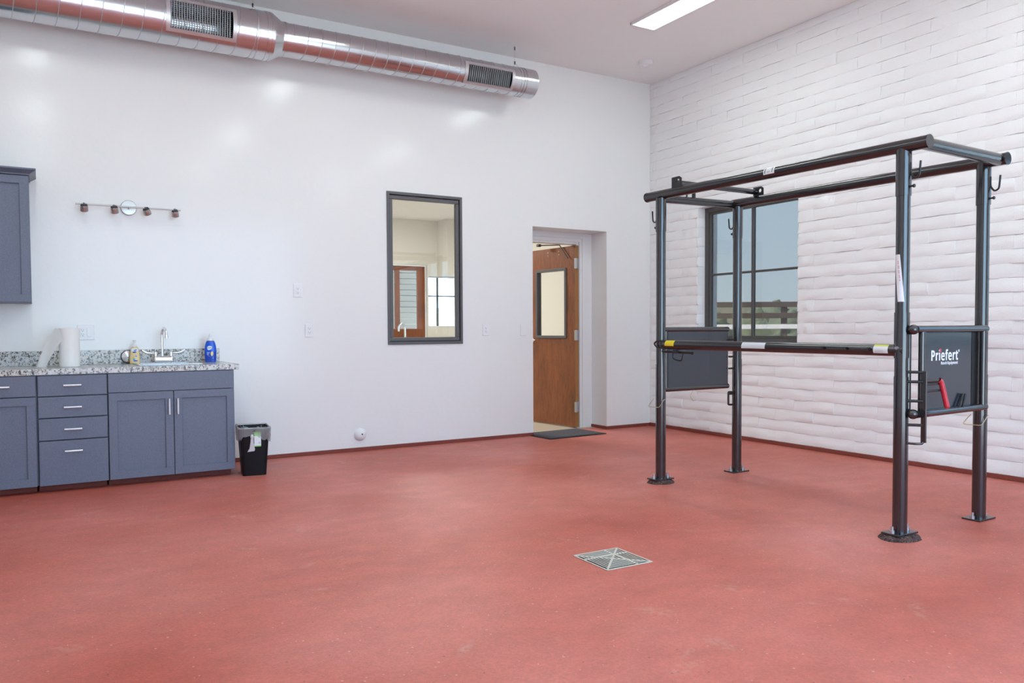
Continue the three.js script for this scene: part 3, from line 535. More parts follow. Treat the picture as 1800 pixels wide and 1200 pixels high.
{ // hand soap
  const t = thing('hand_soap_bottle', 'cream and clear hand soap bottle left of the faucet', 'bottle', [-5.405, 0.8585, 0.085], -0.1);
  const secs = [[0, 0.034, 0.02, 3], [0.004, 0.038, 0.024, 3], [0.05, 0.038, 0.024, 3], [0.1, 0.033, 0.022, 2.6], [0.125, 0.026, 0.019, 2.2], [0.135, 0.014, 0.014, 2]];
  mesh('bottle', loft(secs), phy(lin(0.78, 0.62, 0.36), 0.22), t, true);
  const p = mesh('pump', [lathe([[0.016, 0.134], [0.016, 0.15], [0.006, 0.152], [0.005, 0.175], [0.012, 0.176], [0.012, 0.184], [0, 0.186]])], phy(lin(0.8, 0.8, 0.8), 0.3), t);
  mesh('spout', rod([0, 0.18, 0], [0, 0.178, 0.035], 0.005, 10), phy(lin(0.8, 0.8, 0.8), 0.3), p);
  mesh('front_label', frontLabel(secs, 0.008, 0.12, 0.84, 0.0006), phy(lin(1, 1, 1), 0.3, { map: canvasTex(256, 384, (c, w, h) => {
    c.fillStyle = '#e9cf97'; c.fillRect(0, 0, w, h); c.fillStyle = '#e8ecec'; c.fillRect(0, 0, w, h * 0.2);
    c.fillStyle = '#2a55c4'; c.beginPath(); c.ellipse(w * 0.6, h * 0.12, w * 0.24, h * 0.04, -0.2, 0, 7); c.fill(); c.fillStyle = '#173a8f'; c.beginPath(); c.ellipse(w * 0.48, h * 0.26, w * 0.24, h * 0.055, -0.1, 0, 7); c.fill();
    c.strokeStyle = '#e8953a'; c.lineWidth = 14; c.beginPath(); c.arc(w * 0.55, h * 0.75, w * 0.28, 3.3, 4.6); c.stroke();
    c.fillStyle = '#5b7fd0'; c.beginPath(); c.arc(w * 0.66, h * 0.54, w * 0.09, 0, 7); c.fill(); c.fillStyle = '#3fa6cf'; c.beginPath(); c.ellipse(w * 0.42, h * 0.76, w * 0.13, h * 0.09, 0.8, 0, 7); c.fill();
    c.fillStyle = '#2b4fb3'; c.beginPath(); c.ellipse(w * 0.6, h * 0.87, w * 0.26, h * 0.045, -0.05, 0, 7); c.fill();
  }) }), t, true);
}
{ // dark bowl-like strainer leaning on the backsplash, half behind the soap
  const t = thing('sink_strainer', 'dark rimmed steel strainer leaning on the backsplash behind the hand soap', 'strainer', [-5.45, 0.8605, 0.036]);
  const g = new THREE.TorusGeometry(0.048, 0.004, 8, 40).translate(0, 0.052, 0); g.rotateX(-0.08);
  mesh('rim', g.translate(0, 0, 0.006), M.rubber, t);
  mesh('bowl', lathe([[0, 0.012], [0.03, 0.008], [0.047, 0]], 32).rotateX(Math.PI / 2).translate(0, 0.052, 0.004), M.steel, t);
}

// ---------------------------------------------------------------- waste bin
{
  const t = thing('waste_bin', 'black plastic waste bin with a knotted clear liner beside the grey cabinet', 'bin', [-4.622, 0, 0.605], -0.14); t.scale.set(0.92, 1, 0.8);
  const ring = (y, a, b, r) => { const o = []; for (const [sx, sz, a0] of [[1, 1, 0], [-1, 1, 1], [-1, -1, 2], [1, -1, 3]]) for (let k = 0; k <= 5; k++) { const an = (a0 + k / 5) * Math.PI / 2; o.push([sx * (a - r) + r * Math.cos(an), y, sz * (b - r) + r * Math.sin(an)]); } return o; };
  const skin = (rings) => { const P = [], I = [], k = rings[0].length; rings.forEach((r) => r.forEach((p) => P.push(...p))); for (let r = 0; r < rings.length - 1; r++) for (let i = 0; i < k; i++) { const a = r * k + i, b = r * k + (i + 1) % k; I.push(a, a + k, b, b, a + k, b + k); } const g = new THREE.BufferGeometry(); g.setAttribute('position', new THREE.Float32BufferAttribute(P, 3)); g.setIndex(I); return g; };
  const bottom = new THREE.ShapeGeometry(new THREE.Shape(ring(0, 0.095, 0.14, 0.03).map((p) => new THREE.Vector2(p[0], p[2])))).rotateX(Math.PI / 2).translate(0, 0.006, 0);
  const body = toCreasedNormals(skin([ring(0.006, 0.09, 0.135, 0.03), ring(0.0, 0.095, 0.14, 0.03), ring(0.02, 0.097, 0.142, 0.03), ring(0.34, 0.119, 0.175, 0.035), ring(0.345, 0.126, 0.185, 0.037), ring(0.365, 0.127, 0.186, 0.037), ring(0.365, 0.119, 0.178, 0.035), ring(0.02, 0.093, 0.138, 0.03)]), 0.6);
  mesh('body', [body, bottom], M.bin, t);
  // liner folded over the rim, gathered to a knot in front
  const rings = [], base = squircle(0.13, 0.19, 9, 140);
  for (const [y, grow] of [[0.22, -0.05], [0.3, -0.02], [0.345, -0.012], [0.371, -0.006], [0.374, 0.0], [0.36, 0.003], [0.335, 0.002], [0.31, 0.0], [0.285, -0.002], [0.262, -0.003]]) {
    rings.push(base.map(([bx, bz], i) => {
      const an = Math.atan2(bz / 0.19, bx / 0.13), d = Math.atan2(Math.sin(an - 1.72), Math.cos(an - 1.72)), front = Math.exp(-d * d / 0.35), low = y < 0.37 && grow > -0.01;
      const pull = low ? (0.37 - y) * 0.62 * front : 0, w = 0.0035 * Math.sin(i * 1.15 + y * 90 * d) + 0.002 * Math.sin(i * 2.7 + y * 40), s = 1 + (grow + w - 0.004 * front * (low ? 1 : 0)) / 0.16;
      return [bx * s, y + pull + (low ? (0.37 - y) * 0.08 * Math.sin(i * 0.5) : 0.001 * Math.sin(i * 1.1)), bz * s];
    }));
  }
  const lg = skin(rings); lg.computeVertexNormals();
  const liner = mesh('liner', lg, M.bag, t); liner.userData.label = 'clear plastic bin liner';
  const tail = new THREE.Shape([[-0.007, 0.01], [0.007, 0.01], [0.009, -0.04], [0.02, -0.09], [0.016, -0.102], [-0.036, -0.108], [-0.02, -0.085], [-0.012, -0.04]].map((p) => new THREE.Vector2(...p)));
  mesh('knot', [new THREE.SphereGeometry(0.015, 16, 12).scale(0.9, 1.2, 0.7).translate(-0.022, 0.305, 0.192), new THREE.ExtrudeGeometry(tail, { depth: 0.004, bevelSize: 0.002, bevelThickness: 0.003, bevelSegments: 2 }).rotateX(0.1).translate(-0.022, 0.298, 0.188)], phy(lin(0.88, 0.87, 0.9), 0.4, { transmission: 0.35, thickness: 0 }), liner);
  const lab = mesh('paper_label', new THREE.BoxGeometry(0.055, 0.115, 0.0015), std(lin(1, 1, 1), 0.6, { map: canvasTex(128, 256, (c, w, h) => { c.fillStyle = '#dfe3e6'; c.fillRect(0, 0, w, h); c.fillStyle = '#8fcf72'; c.fillRect(0, 0, w, h * 0.3); c.fillRect(0, h * 0.93, w, h * 0.07); c.fillStyle = '#9aa1a8'; for (let k = 0; k < 6; k++) c.fillRect(w * 0.62, h * (0.7 + k * 0.025), w * 0.26, 3); }) }), t, true);
  lab.position.set(0.022, 0.285, 0.181); lab.rotation.x = -0.1;
}

// ---------------------------------------------------------------- wall fittings
function plate(name, label, x, y, kinds, w = 0.076) {
  const t = thing(name, label, kinds.length > 1 ? 'outlet' : kinds[0] === 'o' ? 'outlet' : 'switch', [x, y, 0]);
  mesh('cover_plate', box(-w / 2, w / 2, -0.058, 0.058, 0.0005, 0.007, 0.003), M.plastic, t);
  kinds.forEach((k, i) => {
    const cx = kinds.length > 1 ? (i ? 0.023 : -0.023) : 0;
    const f = mesh(k === 'o' ? 'socket_face' : 'rocker', box(cx - 0.0165, cx + 0.0165, -0.033, 0.033, 0.004, k === 'o' ? 0.009 : 0.011, 0.002), M.plastic, t);
    if (k === 'o') for (const dy of [0.017, -0.017]) mesh('slot', [box(cx - 0.008, cx - 0.006, dy - 0.002, dy + 0.007, 0.007, 0.0094), box(cx + 0.006, cx + 0.008, dy - 0.002, dy + 0.006, 0.007, 0.0094), rod([cx, dy - 0.008, 0.007], [cx, dy - 0.008, 0.0094], 0.0028, 10)], M.slot, f);
  });
}
plate('wall_outlet', 'white wall outlet highest on the wall between cabinets and interior window', -4.075, 1.462, ['o']);
plate('wall_outlet', 'white wall outlet lower of the two left of the interior window', -3.977, 1.111, ['o']);
plate('wall_outlet', 'white wall outlet just right of the interior window', -2.169, 1.106, ['o']);
plate('wall_switch', 'white wall switch just left of the doorway', -1.724, 1.104, ['s']);
plate('wall_outlet', 'white double-gang outlet and switch plate above the granite backsplash', -5.739, 1.107, ['o', 's'], 0.118);
{
  const t = thing('pipe_cap', 'round white domed cap low on the white wall', 'pipe cap', [-3.512, 0.152, 0.0005]);
  mesh('dome', lathe([[0.058, 0], [0.058, 0.006], [0.05, 0.022], [0.034, 0.036], [0.018, 0.042], [0, 0.043]], 36).rotateX(Math.PI / 2), M.plastic, t);
  mesh('screw', rod([0.006, 0.006, 0.04], [0.006, 0.006, 0.046], 0.007, 12), M.slot, t);
}
{
  const t = thing('track_light', 'brushed nickel four-head track light on the wall right of the wall cabinet', 'track light', [-5.42, 2.085, 0]);
  mesh('canopy', lathe([[0, 0.024], [0.054, 0.024], [0.058, 0.02], [0.058, 0.0005]], 40).rotateX(Math.PI / 2), M.nickel, t);
  mesh('bar', [rod([-0.375, -0.005, 0.09], [0.375, -0.005, 0.09], 0.006, 12), rod([0, -0.005, 0.02], [0, -0.005, 0.09], 0.008, 12)], M.nickel, t);
  [[-0.317, 0.05], [-0.11, 0.1], [0.116, 0.35], [0.33, 0.15]].forEach(([x, tilt]) => {
    const h = new THREE.Group(); h.name = 'lamp_head'; h.position.set(x, -0.008, 0.095); h.rotation.set(0.5, 0, tilt); t.add(h);
    mesh('shade', lathe([[0, -0.006], [0.024, -0.007], [0.027, -0.012], [0.029, -0.05], [0.026, -0.052], [0.024, -0.046], [0, -0.046]], 28), M.nickel, h);
    mesh('collar', lathe([[0.0, 0.004], [0.02, 0.004], [0.022, -0.001], [0.025, -0.0065]], 24), M.slot, h);
    mesh('stem', rod([0, 0, 0], [0, 0.014, 0], 0.006, 10), M.nickel, h);
  });
}

// ---------------------------------------------------------------- floor drain and mat
{
  const t = thing('floor_drain', 'square cast floor drain grate set in the red floor', 'drain', [DRX, 0, DRZ], -0.02);
  const a = 0.136;
  mesh('frame', [box(-a, a, 0.0005, 0.004, a - 0.008, a, 0.001), box(-a, a, 0.0005, 0.004, -a, -a + 0.008, 0.001), box(-a, -a + 0.008, 0.0005, 0.004, -a, a, 0.001), box(a - 0.008, a, 0.0005, 0.004, -a, a, 0.001)], M.drain, t);
  mesh('sump', [box(-0.127, 0.127, -0.14, -0.13, -0.127, 0.127), box(-0.127, -0.123, -0.13, -0.001, -0.127, 0.127), box(0.123, 0.127, -0.13, -0.001, -0.127, 0.127), box(-0.123, 0.123, -0.13, -0.001, -0.127, -0.123), box(-0.123, 0.123, -0.13, -0.001, 0.123, 0.127)], M.sump, t);
  for (let k = 1; k < 8; k++) {
    const r = a - 0.008 - k * 0.0165; if (r < 0.012) break;
    const q = 0.003, y = 0.0024; mesh('grate_bar', [box(-r - q, r + q, y, 0.004, r - q, r + q), box(-r - q, r + q, y, 0.004, -r - q, -r + q), box(-r - q, -r + q, y, 0.004, -r + q, r - q), box(r - q, r + q, y, 0.004, -r + q, r - q)], M.drain, t);
  }
  for (const s of [-1, 1]) mesh('grate_rib', box(-a * 1.38, a * 1.38, 0.0006, 0.0042, -0.0045, 0.0045).rotateY(s * Math.PI / 4), M.drain, t);
  mesh('grate_web', [box(-0.0045, 0.0045, 0.0006, 0.0041, -a, a).translate(0.05, 0, 0), box(-a, a, 0.0006, 0.0041, -0.0045, 0.0045).translate(0, 0, -0.05)].flatMap((g) => [g]), M.drain, t);
}
{
  const t = thing('door_mat', 'grey door mat with black rubber edge lying in the doorway', 'mat', [-1.265, 0.0005, 0.07], 0.045);
  mesh('rubber_edge', box(-0.375, 0.375, 0, 0.008, -0.25, 0.25, 0.003), M.rubber, t);
  mesh('pile', box(-0.345, 0.345, 0.004, 0.012, -0.222, 0.222, 0.003), M.mat, t);
}

// ---------------------------------------------------------------- livestock chute
const font = await new FontLoader().loadAsync('fonts/droid/droid_sans_bold.typeface.json');
{
  const t = thing('livestock_chute', 'black tubular steel livestock holding stock standing before the block wall', 'livestock chute', [0, 0, 0]);
  const posts = { fl: [-2.185, 2.537], bl: [-1.39, 2.52], fr: [-2.142, 4.298], br: [-1.366, 4.288] };
  const RY = 2.05, R = 0.0335;
  for (const [k, [x, z]] of Object.entries(posts)) {
    const front = k[1] === 'l', s = front ? -1 : 1; // hooks and bolts look away from the chute
    const y0 = k[0] === 'f' ? 0.034 : 0.01, step = { fl: 0.852, bl: 0.87, fr: 0.85, br: 0.834 }[k];
    const p = mesh('post', [rod([x, y0, z], [x, step, z], 0.0358, 32), rod([x, step - 0.002, z], [x, 1.82, z], 0.0335, 32)], M.black, t);
    mesh('sleeve', rod([x, { fl: 1.8, bl: 1.8, fr: 1.788, br: 1.53 + 0.27 }[k], z], [x, 2.035, z], 0.0372, 32), M.black, p);
    mesh('base_plate', box(x - 0.085, x + 0.085, y0 - 0.01, y0, z - 0.05, z + 0.05, 0.002), M.black, p);
    for (const d of [-1, 1]) mesh('anchor_bolt', [rod([x + d * 0.065, y0, z], [x + d * 0.065, y0 + 0.014, z], 0.014, 6), rod([x + d * 0.065, y0, z], [x + d * 0.065, y0 + 0.034, z], 0.0075, 10)], M.zinc, p);
    const hz = z + s * 0.037;
    mesh('hook', wire([[x, 1.955, hz], [x, 1.90, hz + s * 0.002], [x, 1.872, hz + s * 0.022], [x, 1.885, hz + s * 0.045], [x, 1.955, hz + s * 0.052]], 0.0052, 8, 30), M.hook, p);
    mesh('clamp_bolt', [rod([x, 1.833, z + s * 0.03], [x, 1.833, z + s * 0.056], 0.0055, 8), rod([x, 1.833, z + s * 0.052], [x, 1.833, z + s * 0.06], 0.0095, 6)], M.hook, p);
    if (k === 'fl' || k === 'br') mesh('wire_pin', wire([[x - 0.04, 0.605, z - 0.03], [x - 0.06, 0.55, z - 0.06], [x - 0.055, 0.547, z + 0.0], [x - 0.04, 0.55, z + 0.03], [x - 0.02, 0.6, z + 0.05], [x, 0.602, z + 0.045]], 0.0026, 6, 40), M.brass, p);
    if (k[0] === 'f') {
      const g = tag(new THREE.Mesh(undefined, M.grout), k === 'fl' ? 'dark gravelly grout pad under the chute post nearest the doorway' : 'dark gravelly grout pad under the nearest chute post', 'grout pad', 'grout pads under the chute');
      const P = [], I = [], nr = 5, na = 28;
      for (let i = 0; i <= nr; i++) for (let j = 0; j < na; j++) { const q = i / nr, an = j / na * 2 * Math.PI, e = 1 + 0.12 * (vnoise(j * 0.8, i, k === 'fl' ? 3 : 8) - 0.5), r = (0.075 + 0.045 * q) * (k === 'fl' ? 0.8 : 0.9); P.push(Math.cos(an) * r * e * 1.12, i === nr ? 0 : i === 0 ? 0.0235 : 0.0235 * (1 - q * q * 0.75) * (1 + 0.25 * (vnoise(j * 1.7, i * 2, 4) - 0.8)), Math.sin(an) * r * e * 0.86); }
      for (let i = 0; i < nr; i++) for (let j = 0; j < na; j++) { const a = i * na + j, b = i * na + (j + 1) % na; I.push(a, b, a + na, b, b + na, a + na); }
      const c0 = P.length / 3; P.push(0, 0.0235, 0); for (let j = 0; j < na; j++) I.push(c0, (j + 1) % na, j);
      const gg = new THREE.BufferGeometry(); gg.setAttribute('position', new THREE.Float32BufferAttribute(P, 3)); gg.setIndex(I);
      g.geometry = uvm(toCreasedNormals(gg, 0.5)); g.name = numbered('grout_pad'); g.position.set(x, 0, z); g.castShadow = g.receiveShadow = true; scene.add(g);
    }
  }
  // side rails
  const fx0 = -2.182, fx1 = -2.146;
  const rf = mesh('side_rail', [rod([fx0, RY + 0.012, 2.395], [fx1, RY - 0.008, 4.43], R, 36)], M.black, t);
  mesh('end_cap', rod([fx0, RY + 0.012, 2.388], [fx0, RY + 0.012, 2.396], R + 0.0015, 36), M.black, rf); mesh('end_cap', rod([fx1, RY - 0.008, 4.428], [fx1, RY - 0.008, 4.436], R + 0.0015, 36), M.black, rf);
  const rb = mesh('side_rail', [rod([-1.39, RY + 0.012, 2.47], [-1.368, RY - 0.01, 4.41], R, 36)], M.black, t);
  mesh('end_cap', [rod([-1.368, RY - 0.01, 4.408], [-1.368, RY - 0.01, 4.416], R + 0.0015, 36)], M.black, rb);
  mesh('cross_tube', rod([fx1, RY - 0.004, 4.385], [-1.37, RY - 0.01, 4.375], 0.032, 32), M.black, t);
  mesh('cross_tube', rod([fx0 + 0.02, 2.04, 2.505], [-1.39, 2.055, 2.49], 0.0285, 32), M.black, t);
  // upper stop bar with its lugs
  const ub = mesh('stop_bar', rod([-2.19, 2.122, 2.685], [-1.38, 2.122, 2.685], 0.019, 24), M.black, t);
  for (const x of [-2.192, -1.372]) { // lug plates with a through hole
    const sh = new THREE.Shape(); sh.moveTo(-0.042, -0.045); sh.lineTo(0.05, -0.05); sh.lineTo(0.05, 0.02); sh.lineTo(0.03, 0.034); sh.lineTo(-0.042, 0.034); sh.closePath();
    const ho = new THREE.Path(); ho.absarc(0.02, 0.004, 0.0135, 0, Math.PI * 2, true); sh.holes.push(ho);
    mesh('lug', new THREE.ExtrudeGeometry(sh, { depth: 0.007, bevelEnabled: false, curveSegments: 10 }).rotateY(-Math.PI / 2).translate(x, 2.125, 2.7), M.hook, ub);
  }
  mesh('stud', [rod([-1.9, 2.06, 2.5], [-1.9, 2.098, 2.5], 0.006, 8), rod([-1.9, 2.09, 2.5], [-1.9, 2.1, 2.5], 0.014, 8)], M.hook, t); mesh('stud', rod([-1.83, 2.06, 2.5], [-1.83, 2.105, 2.5], 0.014, 8), M.hook, t);
  // label on the front rail
  function wrap(a, b, r, a0, a1, mat, parent, name) { // patch hugging a tube running along z, angles seen from -x towards +y
    const P = [], UV = [], I = [], n = 10, A = V(...a), B = V(...b);
    for (let i = 0; i <= n; i++) { const an = a0 + (a1 - a0) * i / n; for (const [q, u] of [[A, 0], [B, 1]]) { P.push(q.x - Math.cos(an) * r, q.y + Math.sin(an) * r, q.z); UV.push(u, i / n); } }
    for (let i = 0; i < n; i++) { const k = 2 * i; I.push(k, k + 1, k + 2, k + 1, k + 3, k + 2); }
    const g = new THREE.BufferGeometry(); g.setAttribute('position', new THREE.Float32BufferAttribute(P, 3)); g.setAttribute('uv', new THREE.Float32BufferAttribute(UV, 2)); g.setIndex(I); g.computeVertexNormals();
    return mesh(name, g, mat, parent, true);
  }
  const lx = (z) => fx0 + (fx1 - fx0) * (z - 2.395) / 2.035, ly = (z) => RY + 0.012 - 0.02 * (z - 2.395) / 2.035;
  const sticker = (draw) => std(lin(1, 1, 1), 0.4, { map: canvasTex(256, 128, draw) });
  wrap([lx(3.445), ly(3.445), 3.445], [lx(3.525), ly(3.525), 3.525], R + 0.0008, -0.35, 1.25, sticker((c, w, h) => { c.fillStyle = '#dfe2e6'; c.fillRect(0, 0, w, h); c.fillStyle = '#3a3d44'; c.fillRect(26, 20, 22, 92); c.fillRect(196, 20, 16, 88); c.fillStyle = '#a9adb5'; c.fillRect(80, 82, 80, 12); c.fillRect(80, 100, 60, 7); }), rf, 'sticker').userData.label = 'white barcode sticker';
  // swinging side bar
  const bx = (z) => -2.215 + (z - 2.615) * (0.07 / 1.72), by = 0.993, rbm = 0.0315, bA = [bx(2.615), by + 0.002, 2.615], bB = [bx(4.318), by - 0.006, 4.318];
  const bar = mesh('side_bar', [rod(bA, bB, rbm, 36), rod([bA[0], by + 0.002, 2.609], bA, rbm + 0.001, 36)], M.black, t);
  const wy = (z) => by + 0.002 - 0.008 * (z - 2.615) / 1.72, lw = (z0, z1, a0, a1, mat, n) => wrap([bx(z0), wy(z0), z0], [bx(z1), wy(z1), z1], rbm + 0.0008, a0, a1, mat, bar, n);
  lw(2.64, 2.725, -0.25, 1.2, sticker((c, w, h) => { c.fillStyle = '#e8cf1e'; c.fillRect(0, 0, w, h); c.fillStyle = '#c4ae1c'; for (let k = 0; k < 5; k++) c.fillRect(20, 26 + k * 18, 200 - 18 * (k % 3), 5); }), 'sticker').userData.label = 'yellow warning sticker';
  lw(3.30, 3.475, -0.3, 1.0, sticker((c, w, h) => { c.fillStyle = '#d5d8dc'; c.fillRect(0, 0, w, h); c.fillStyle = '#bfc2c8'; for (let k = 0; k < 6; k++) c.fillRect(14, 16 + k * 18, 225 - 26 * (k % 3), 4); }), 'sticker').userData.label = 'white printed sticker';
  lw(4.165, 4.245, -0.55, 1.1, sticker((c, w, h) => { c.fillStyle = '#dfe2e4'; c.fillRect(0, 0, w, h); c.fillStyle = '#c8cc4a'; c.fillRect(0, 0, w, 34); c.fillStyle = '#a8abb2'; for (let k = 0; k < 4; k++) c.fillRect(30, 84 + k * 10, 150, 4); }), 'sticker').userData.label = 'white sticker with yellow header';
  for (const z of [3.875, 4.015, 4.145]) mesh('bolt', [rod([bx(z) - 0.028, wy(z) + 0.004, z], [bx(z) - 0.044, wy(z) + 0.005, z], 0.009, 6), rod([bx(z) - 0.028, wy(z) + 0.004, z], [bx(z) - 0.05, wy(z) + 0.005, z], 0.005, 8)], M.black, bar);
  mesh('catch_loop', wire([[-2.235, 1.015, 2.63], [-2.24, 1.02, 2.56], [-2.235, 1.0, 2.525], [-2.24, 0.975, 2.56], [-2.235, 0.972, 2.63]], 0.006, 8, 40), M.hook, bar);
  mesh('latch_rod', [rod([-2.21, 0.945, 2.60], [-2.2, 0.94, 2.86], 0.0075, 12), new THREE.SphereGeometry(0.011, 14, 10).translate(-2.2, 0.94, 2.865), wire([[-2.215, 0.935, 2.69], [-2.22, 0.9, 2.7], [-2.22, 0.888, 2.74], [-2.22, 0.89, 2.78], [-2.215, 0.935, 2.79]], 0.0045, 8, 30), box(-2.225, -2.2, 0.935, 0.968, 2.7, 2.74, 0.003)], M.hook, bar);
  const [frx, frz] = posts.fr;
  mesh('pivot_collar', rod([frx, 0.947, frz], [frx, 1.185, frz], 0.0368, 32), M.black, bar);
  mesh('pivot_bolt', [rod([frx - 0.036, 1.0, frz], [frx - 0.05, 1.0, frz], 0.009, 6)], M.zinc, bar);
  // sticker on the front post
  {
    const P = [], UV = [], I = [], n = 6, m = 10, rr2 = 0.0338;
    for (let j = 0; j <= m; j++) for (let i = 0; i <= n; i++) { const v = j / m, y = 1.24 + 0.245 * v, an = (265 - 38 * v + (54 - 1 * v) * i / n) * D2R; P.push(frx + Math.sin(an) * (rr2 + 0.001) * 1, y, frz + Math.cos(an) * (rr2 + 0.001)); UV.push(i / n, v); }
    for (let j = 0; j < m; j++) for (let i = 0; i < n; i++) { const a = j * (n + 1) + i; I.push(a, a + n + 1, a + 1, a + 1, a + n + 1, a + n + 2); }
    const g = new THREE.BufferGeometry(); g.setAttribute('position', new THREE.Float32BufferAttribute(P, 3)); g.setAttribute('uv', new THREE.Float32BufferAttribute(UV, 2)); g.setIndex(I); g.computeVertexNormals();
    const s = mesh('post_sticker', g, std(lin(1, 1, 1), 0.4, { map: canvasTex(64, 512, (c, w, h) => { c.fillStyle = '#e6e6ea'; c.fillRect(0, 0, w, h); c.fillStyle = '#c56a8e'; for (let k = 0; k < 22; k++) if (k % 5 !== 4) c.fillRect(34, 70 + k * 10, 11, 6); }) }), t, true);
    s.userData.label = 'long slanting white sticker with red print';
  }
  // end gate by the near posts (faces the roll-up doorway)
  {
    const z = 4.365, g = new THREE.Group(); g.name = 'end_gate'; t.add(g); g.userData.label = 'framed black end gate with white lettering and red handle';
    mesh('gate_frame', [rod([-2.13, 1.097, z], [-1.468, 1.097, z], 0.019, 24), rod([-2.125, 0.655, z], [-1.468, 0.662, z], 0.019, 24), rod([-2.075, 0.655, z], [-2.075, 1.097, z], 0.0165, 20), rod([-1.497, 0.66, z], [-1.497, 1.097, z], 0.0185, 20), rod([-2.125, 0.655, z - 0.045], [-2.125, 1.097, z - 0.045], 0.017, 20)], M.black, g);
    mesh('ball_end', [new THREE.SphereGeometry(0.026, 18, 14).translate(-2.135, 1.095, z - 0.01), new THREE.SphereGeometry(0.026, 18, 14).translate(-2.13, 0.657, z - 0.01)], M.black, g);
    mesh('panel', [box(-2.06, -1.605, 0.672, 1.08, z - 0.012, z - 0.007), box(-1.605, -1.6, 0.672, 1.08, z - 0.022, z - 0.007)], M.panelBlack, g);
    mesh('edge_channel', [box(-1.6, -1.585, 0.67, 1.08, z - 0.022, z - 0.018), box(-1.572, -1.515, 0.67, 1.08, z - 0.022, z - 0.018)], M.hook, g);
    // lettering
    const mk = (s, size, x, y, mat, name, sx = 1) => { const tg = new TextGeometry(s, { font, size, depth: 0.0008, curveSegments: 4, bevelEnabled: false }); tg.computeBoundingBox(); tg.scale(sx / (tg.boundingBox.max.x - tg.boundingBox.min.x), 1, 1); return mesh(name, tg.translate(x, y, z - 0.007), mat, g); };
    const wht = std(lin(0.85, 0.86, 0.9), 0.4);
    mk('Priefert', 0.055, -1.985, 0.93, wht, 'lettering', 0.25);
    mk('®', 0.014, -1.728, 0.972, wht, 'lettering', 0.012);
    mk('Ranch Equipment', 0.0155, -1.89, 0.908, wht, 'lettering', 0.158);
    mesh('red_dot', box(-1.904, -1.889, 0.974, 0.992, z - 0.0068, z - 0.0056), M.red, g);
    mesh('latch_bar', [box(-2.10, -2.09, 0.51, 0.88, z + 0.012, z + 0.04, 0.003), wire([[-2.095, 0.515, z + 0.025], [-2.1, 0.505, z + 0.02], [-2.12, 0.503, z], [-2.142, 0.505, z - 0.035]], 0.0065, 8, 20)], M.black, g);
    for (const y of [0.875, 0.825, 0.725, 0.60]) mesh('latch_pin', rod([-2.142, y, z - 0.035], [-2.095, y, z + 0.02], 0.0075, 10), M.hook, g);
    const h = mesh('handle_arm', [rod([-2.09, 0.828, z + 0.028], [-1.99, 0.83, z + 0.045], 0.0105, 14), rod([-2.09, 0.775, z + 0.028], [-1.985, 0.778, z + 0.042], 0.006, 10), rod([-2.09, 0.812, z + 0.028], [-1.99, 0.812, z + 0.042], 0.005, 10)], M.black, g);
    mesh('red_grip', [wire([[-2.0, 0.834, z + 0.046], [-1.985, 0.82, z + 0.05], [-1.972, 0.77, z + 0.056], [-1.955, 0.695, z + 0.064]], 0.0135, 12, 30), new THREE.SphereGeometry(0.0135, 12, 10).translate(-1.955, 0.695, z + 0.064)], M.red, h);
    mesh('keeper_tab', [rod([-1.745, 0.665, z + 0.01], [-1.70, 0.745, z + 0.006], 0.006, 8), rod([-1.71, 0.665, z + 0.01], [-1.675, 0.742, z + 0.006], 0.006, 8)], M.hook, g);
  }
  // far end gate
  {
    const z = 2.50, g = new THREE.Group(); g.name = 'end_gate'; t.add(g); g.userData.label = 'plain black solid end gate between the far posts';
    mesh('gate_frame', [rod([-2.125, 1.10, z], [-1.47, 1.10, z], 0.019, 24), rod([-2.125, 0.666, z], [-1.47, 0.666, z], 0.019, 24), rod([-2.105, 0.666, z], [-2.105, 1.10, z], 0.017, 20), rod([-1.485, 0.666, z], [-1.485, 1.10, z], 0.012, 20)], M.black, g);
    mesh('panel', box(-2.09, -1.478, 0.675, 1.09, z + 0.006, z + 0.011), M.panelBlack, g);
    for (const y of [1.02, 0.985, 0.89, 0.80, 0.605]) mesh('latch_pin', rod([-1.478, y, z + 0.02], [-1.40, y, z + 0.02], 0.0075, 10), M.hook, g);
    mesh('latch_bar', wire([[-1.41, 0.615, z + 0.02], [-1.475, 0.62, z + 0.02], [-1.482, 0.61, z + 0.02], [-1.482, 0.53, z + 0.02], [-1.47, 0.522, z + 0.02], [-1.41, 0.52, z + 0.02]], 0.0075, 8, 50), M.hook, g);
    mesh('cord_tail', wire([[-1.83, 0.655, z + 0.01], [-1.87, 0.61, z + 0.012], [-1.845, 0.57, z + 0.015]], 0.0016, 5, 20), M.brass, g);
  }
}

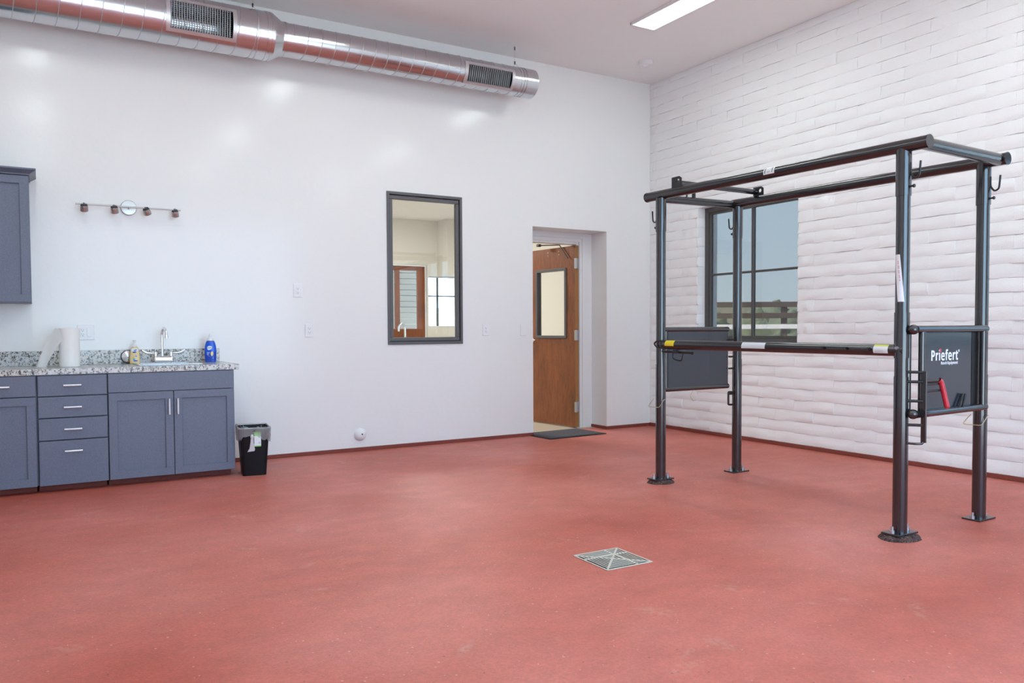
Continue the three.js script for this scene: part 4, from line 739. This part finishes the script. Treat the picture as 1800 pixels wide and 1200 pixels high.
// ---------------------------------------------------------------- outdoors
const ext = (f) => new THREE.Vector3(0.496 * f, 0, -0.868 * f); // forward along the view
struct('ground', box(-80, 120, -0.4, -0.16, -140, 60), std(lin(0.55, 0.52, 0.47), 0.95), 'pale bare ground outdoors');
{ // rail fence across the view from the block-wall window
  const o = V(4.2, -0.16, -9.2), dir = V(0.868, 0, 0.496), yaw = Math.atan2(-dir.z, dir.x);
  const t = thing('rail_fence', 'brown rail fence outside, seen through the window behind the chute', 'fence', [o.x, o.y, o.z], yaw);
  for (const [y, h, m] of [[1.77, 0.13, 0], [1.50, 0.13, 0], [1.24, 0.11, 1]]) mesh('rail', box(0, 16, y, y + h, -0.03, 0.03, 0.01), m ? M.white : std(lin(0.09, 0.07, 0.06), 0.8), t);
  for (let k = 0; k <= 5; k++) mesh('fence_post', box(k * 3.2 - 0.06, k * 3.2 + 0.06, 0, 1.9, -0.14, -0.03, 0.01), std(lin(0.09, 0.07, 0.06), 0.8), t);
  const bushM = [std(lin(0.12, 0.17, 0.12), 0.95), std(lin(0.15, 0.19, 0.14), 0.95)];
  for (let k = 0; k < 5; k++) {
    const g = new THREE.IcosahedronGeometry(1, 14), p = g.attributes.position;
    for (let i = 0; i < p.count; i++) { const x = p.getX(i), y = p.getY(i), z = p.getZ(i), q = 1 + 0.28 * (vnoise(x * 5 + k * 9, y * 5 + z * 5, 33) - 0.5) + 0.16 * (vnoise(x * 13 + k, y * 13 - z * 13, 34) - 0.5); p.setXYZ(i, x * q * 1.12, Math.max(0, (y * 0.9 + 0.5) * q * 1.35), z * q * 1.1); }
    const b = tag(mesh(numbered('shrub'), (() => { for (const n of Object.keys(g.attributes)) if (n !== 'position') g.deleteAttribute(n); const m = mergeVertices(g, 1e-4); m.computeVertexNormals(); return m; })(), bushM[k % 2]), 'grey-green desert shrub behind the rail fence, ' + ['leftmost', 'second from the left', 'third from the left', 'fourth from the left', 'rightmost'][k], 'shrub', 'shrubs behind the rail fence');
    const c = o.clone().addScaledVector(dir, -0.6 + k * 2.75).add(ext(3 + (k % 2) * 0.9)); b.position.set(c.x, -0.16, c.z); b.rotation.y = k;
  }
}
{ // distant ridge
  const P = [], I = [], n = 60;
  for (let i = 0; i <= n; i++) { const a = (-100 + 170 * i / n) * D2R, r = 120, hgt = 3.4 + 2.4 * fbm(i * 0.35, 1, 3, 44) + 2.2 * Math.exp(-Math.pow((i - 17) / 1.6, 2)); for (const [q, y] of [[r, -0.2], [r + 6, hgt * 0.6], [r + 14, hgt], [r + 40, -0.2]]) P.push(-6 + Math.cos(a) * q, y, 6 + Math.sin(a) * q); }
  for (let i = 0; i < n; i++) for (let k = 0; k < 3; k++) { const a = i * 4 + k; I.push(a, a + 1, a + 4, a + 1, a + 5, a + 4); }
  const g = new THREE.BufferGeometry(); g.setAttribute('position', new THREE.Float32BufferAttribute(P, 3)); g.setIndex(I); g.computeVertexNormals();
  struct('hills', g, std(lin(0.17, 0.17, 0.12), 0.95), 'distant scrub-covered hills');
}
renderer.render(scene, camera);
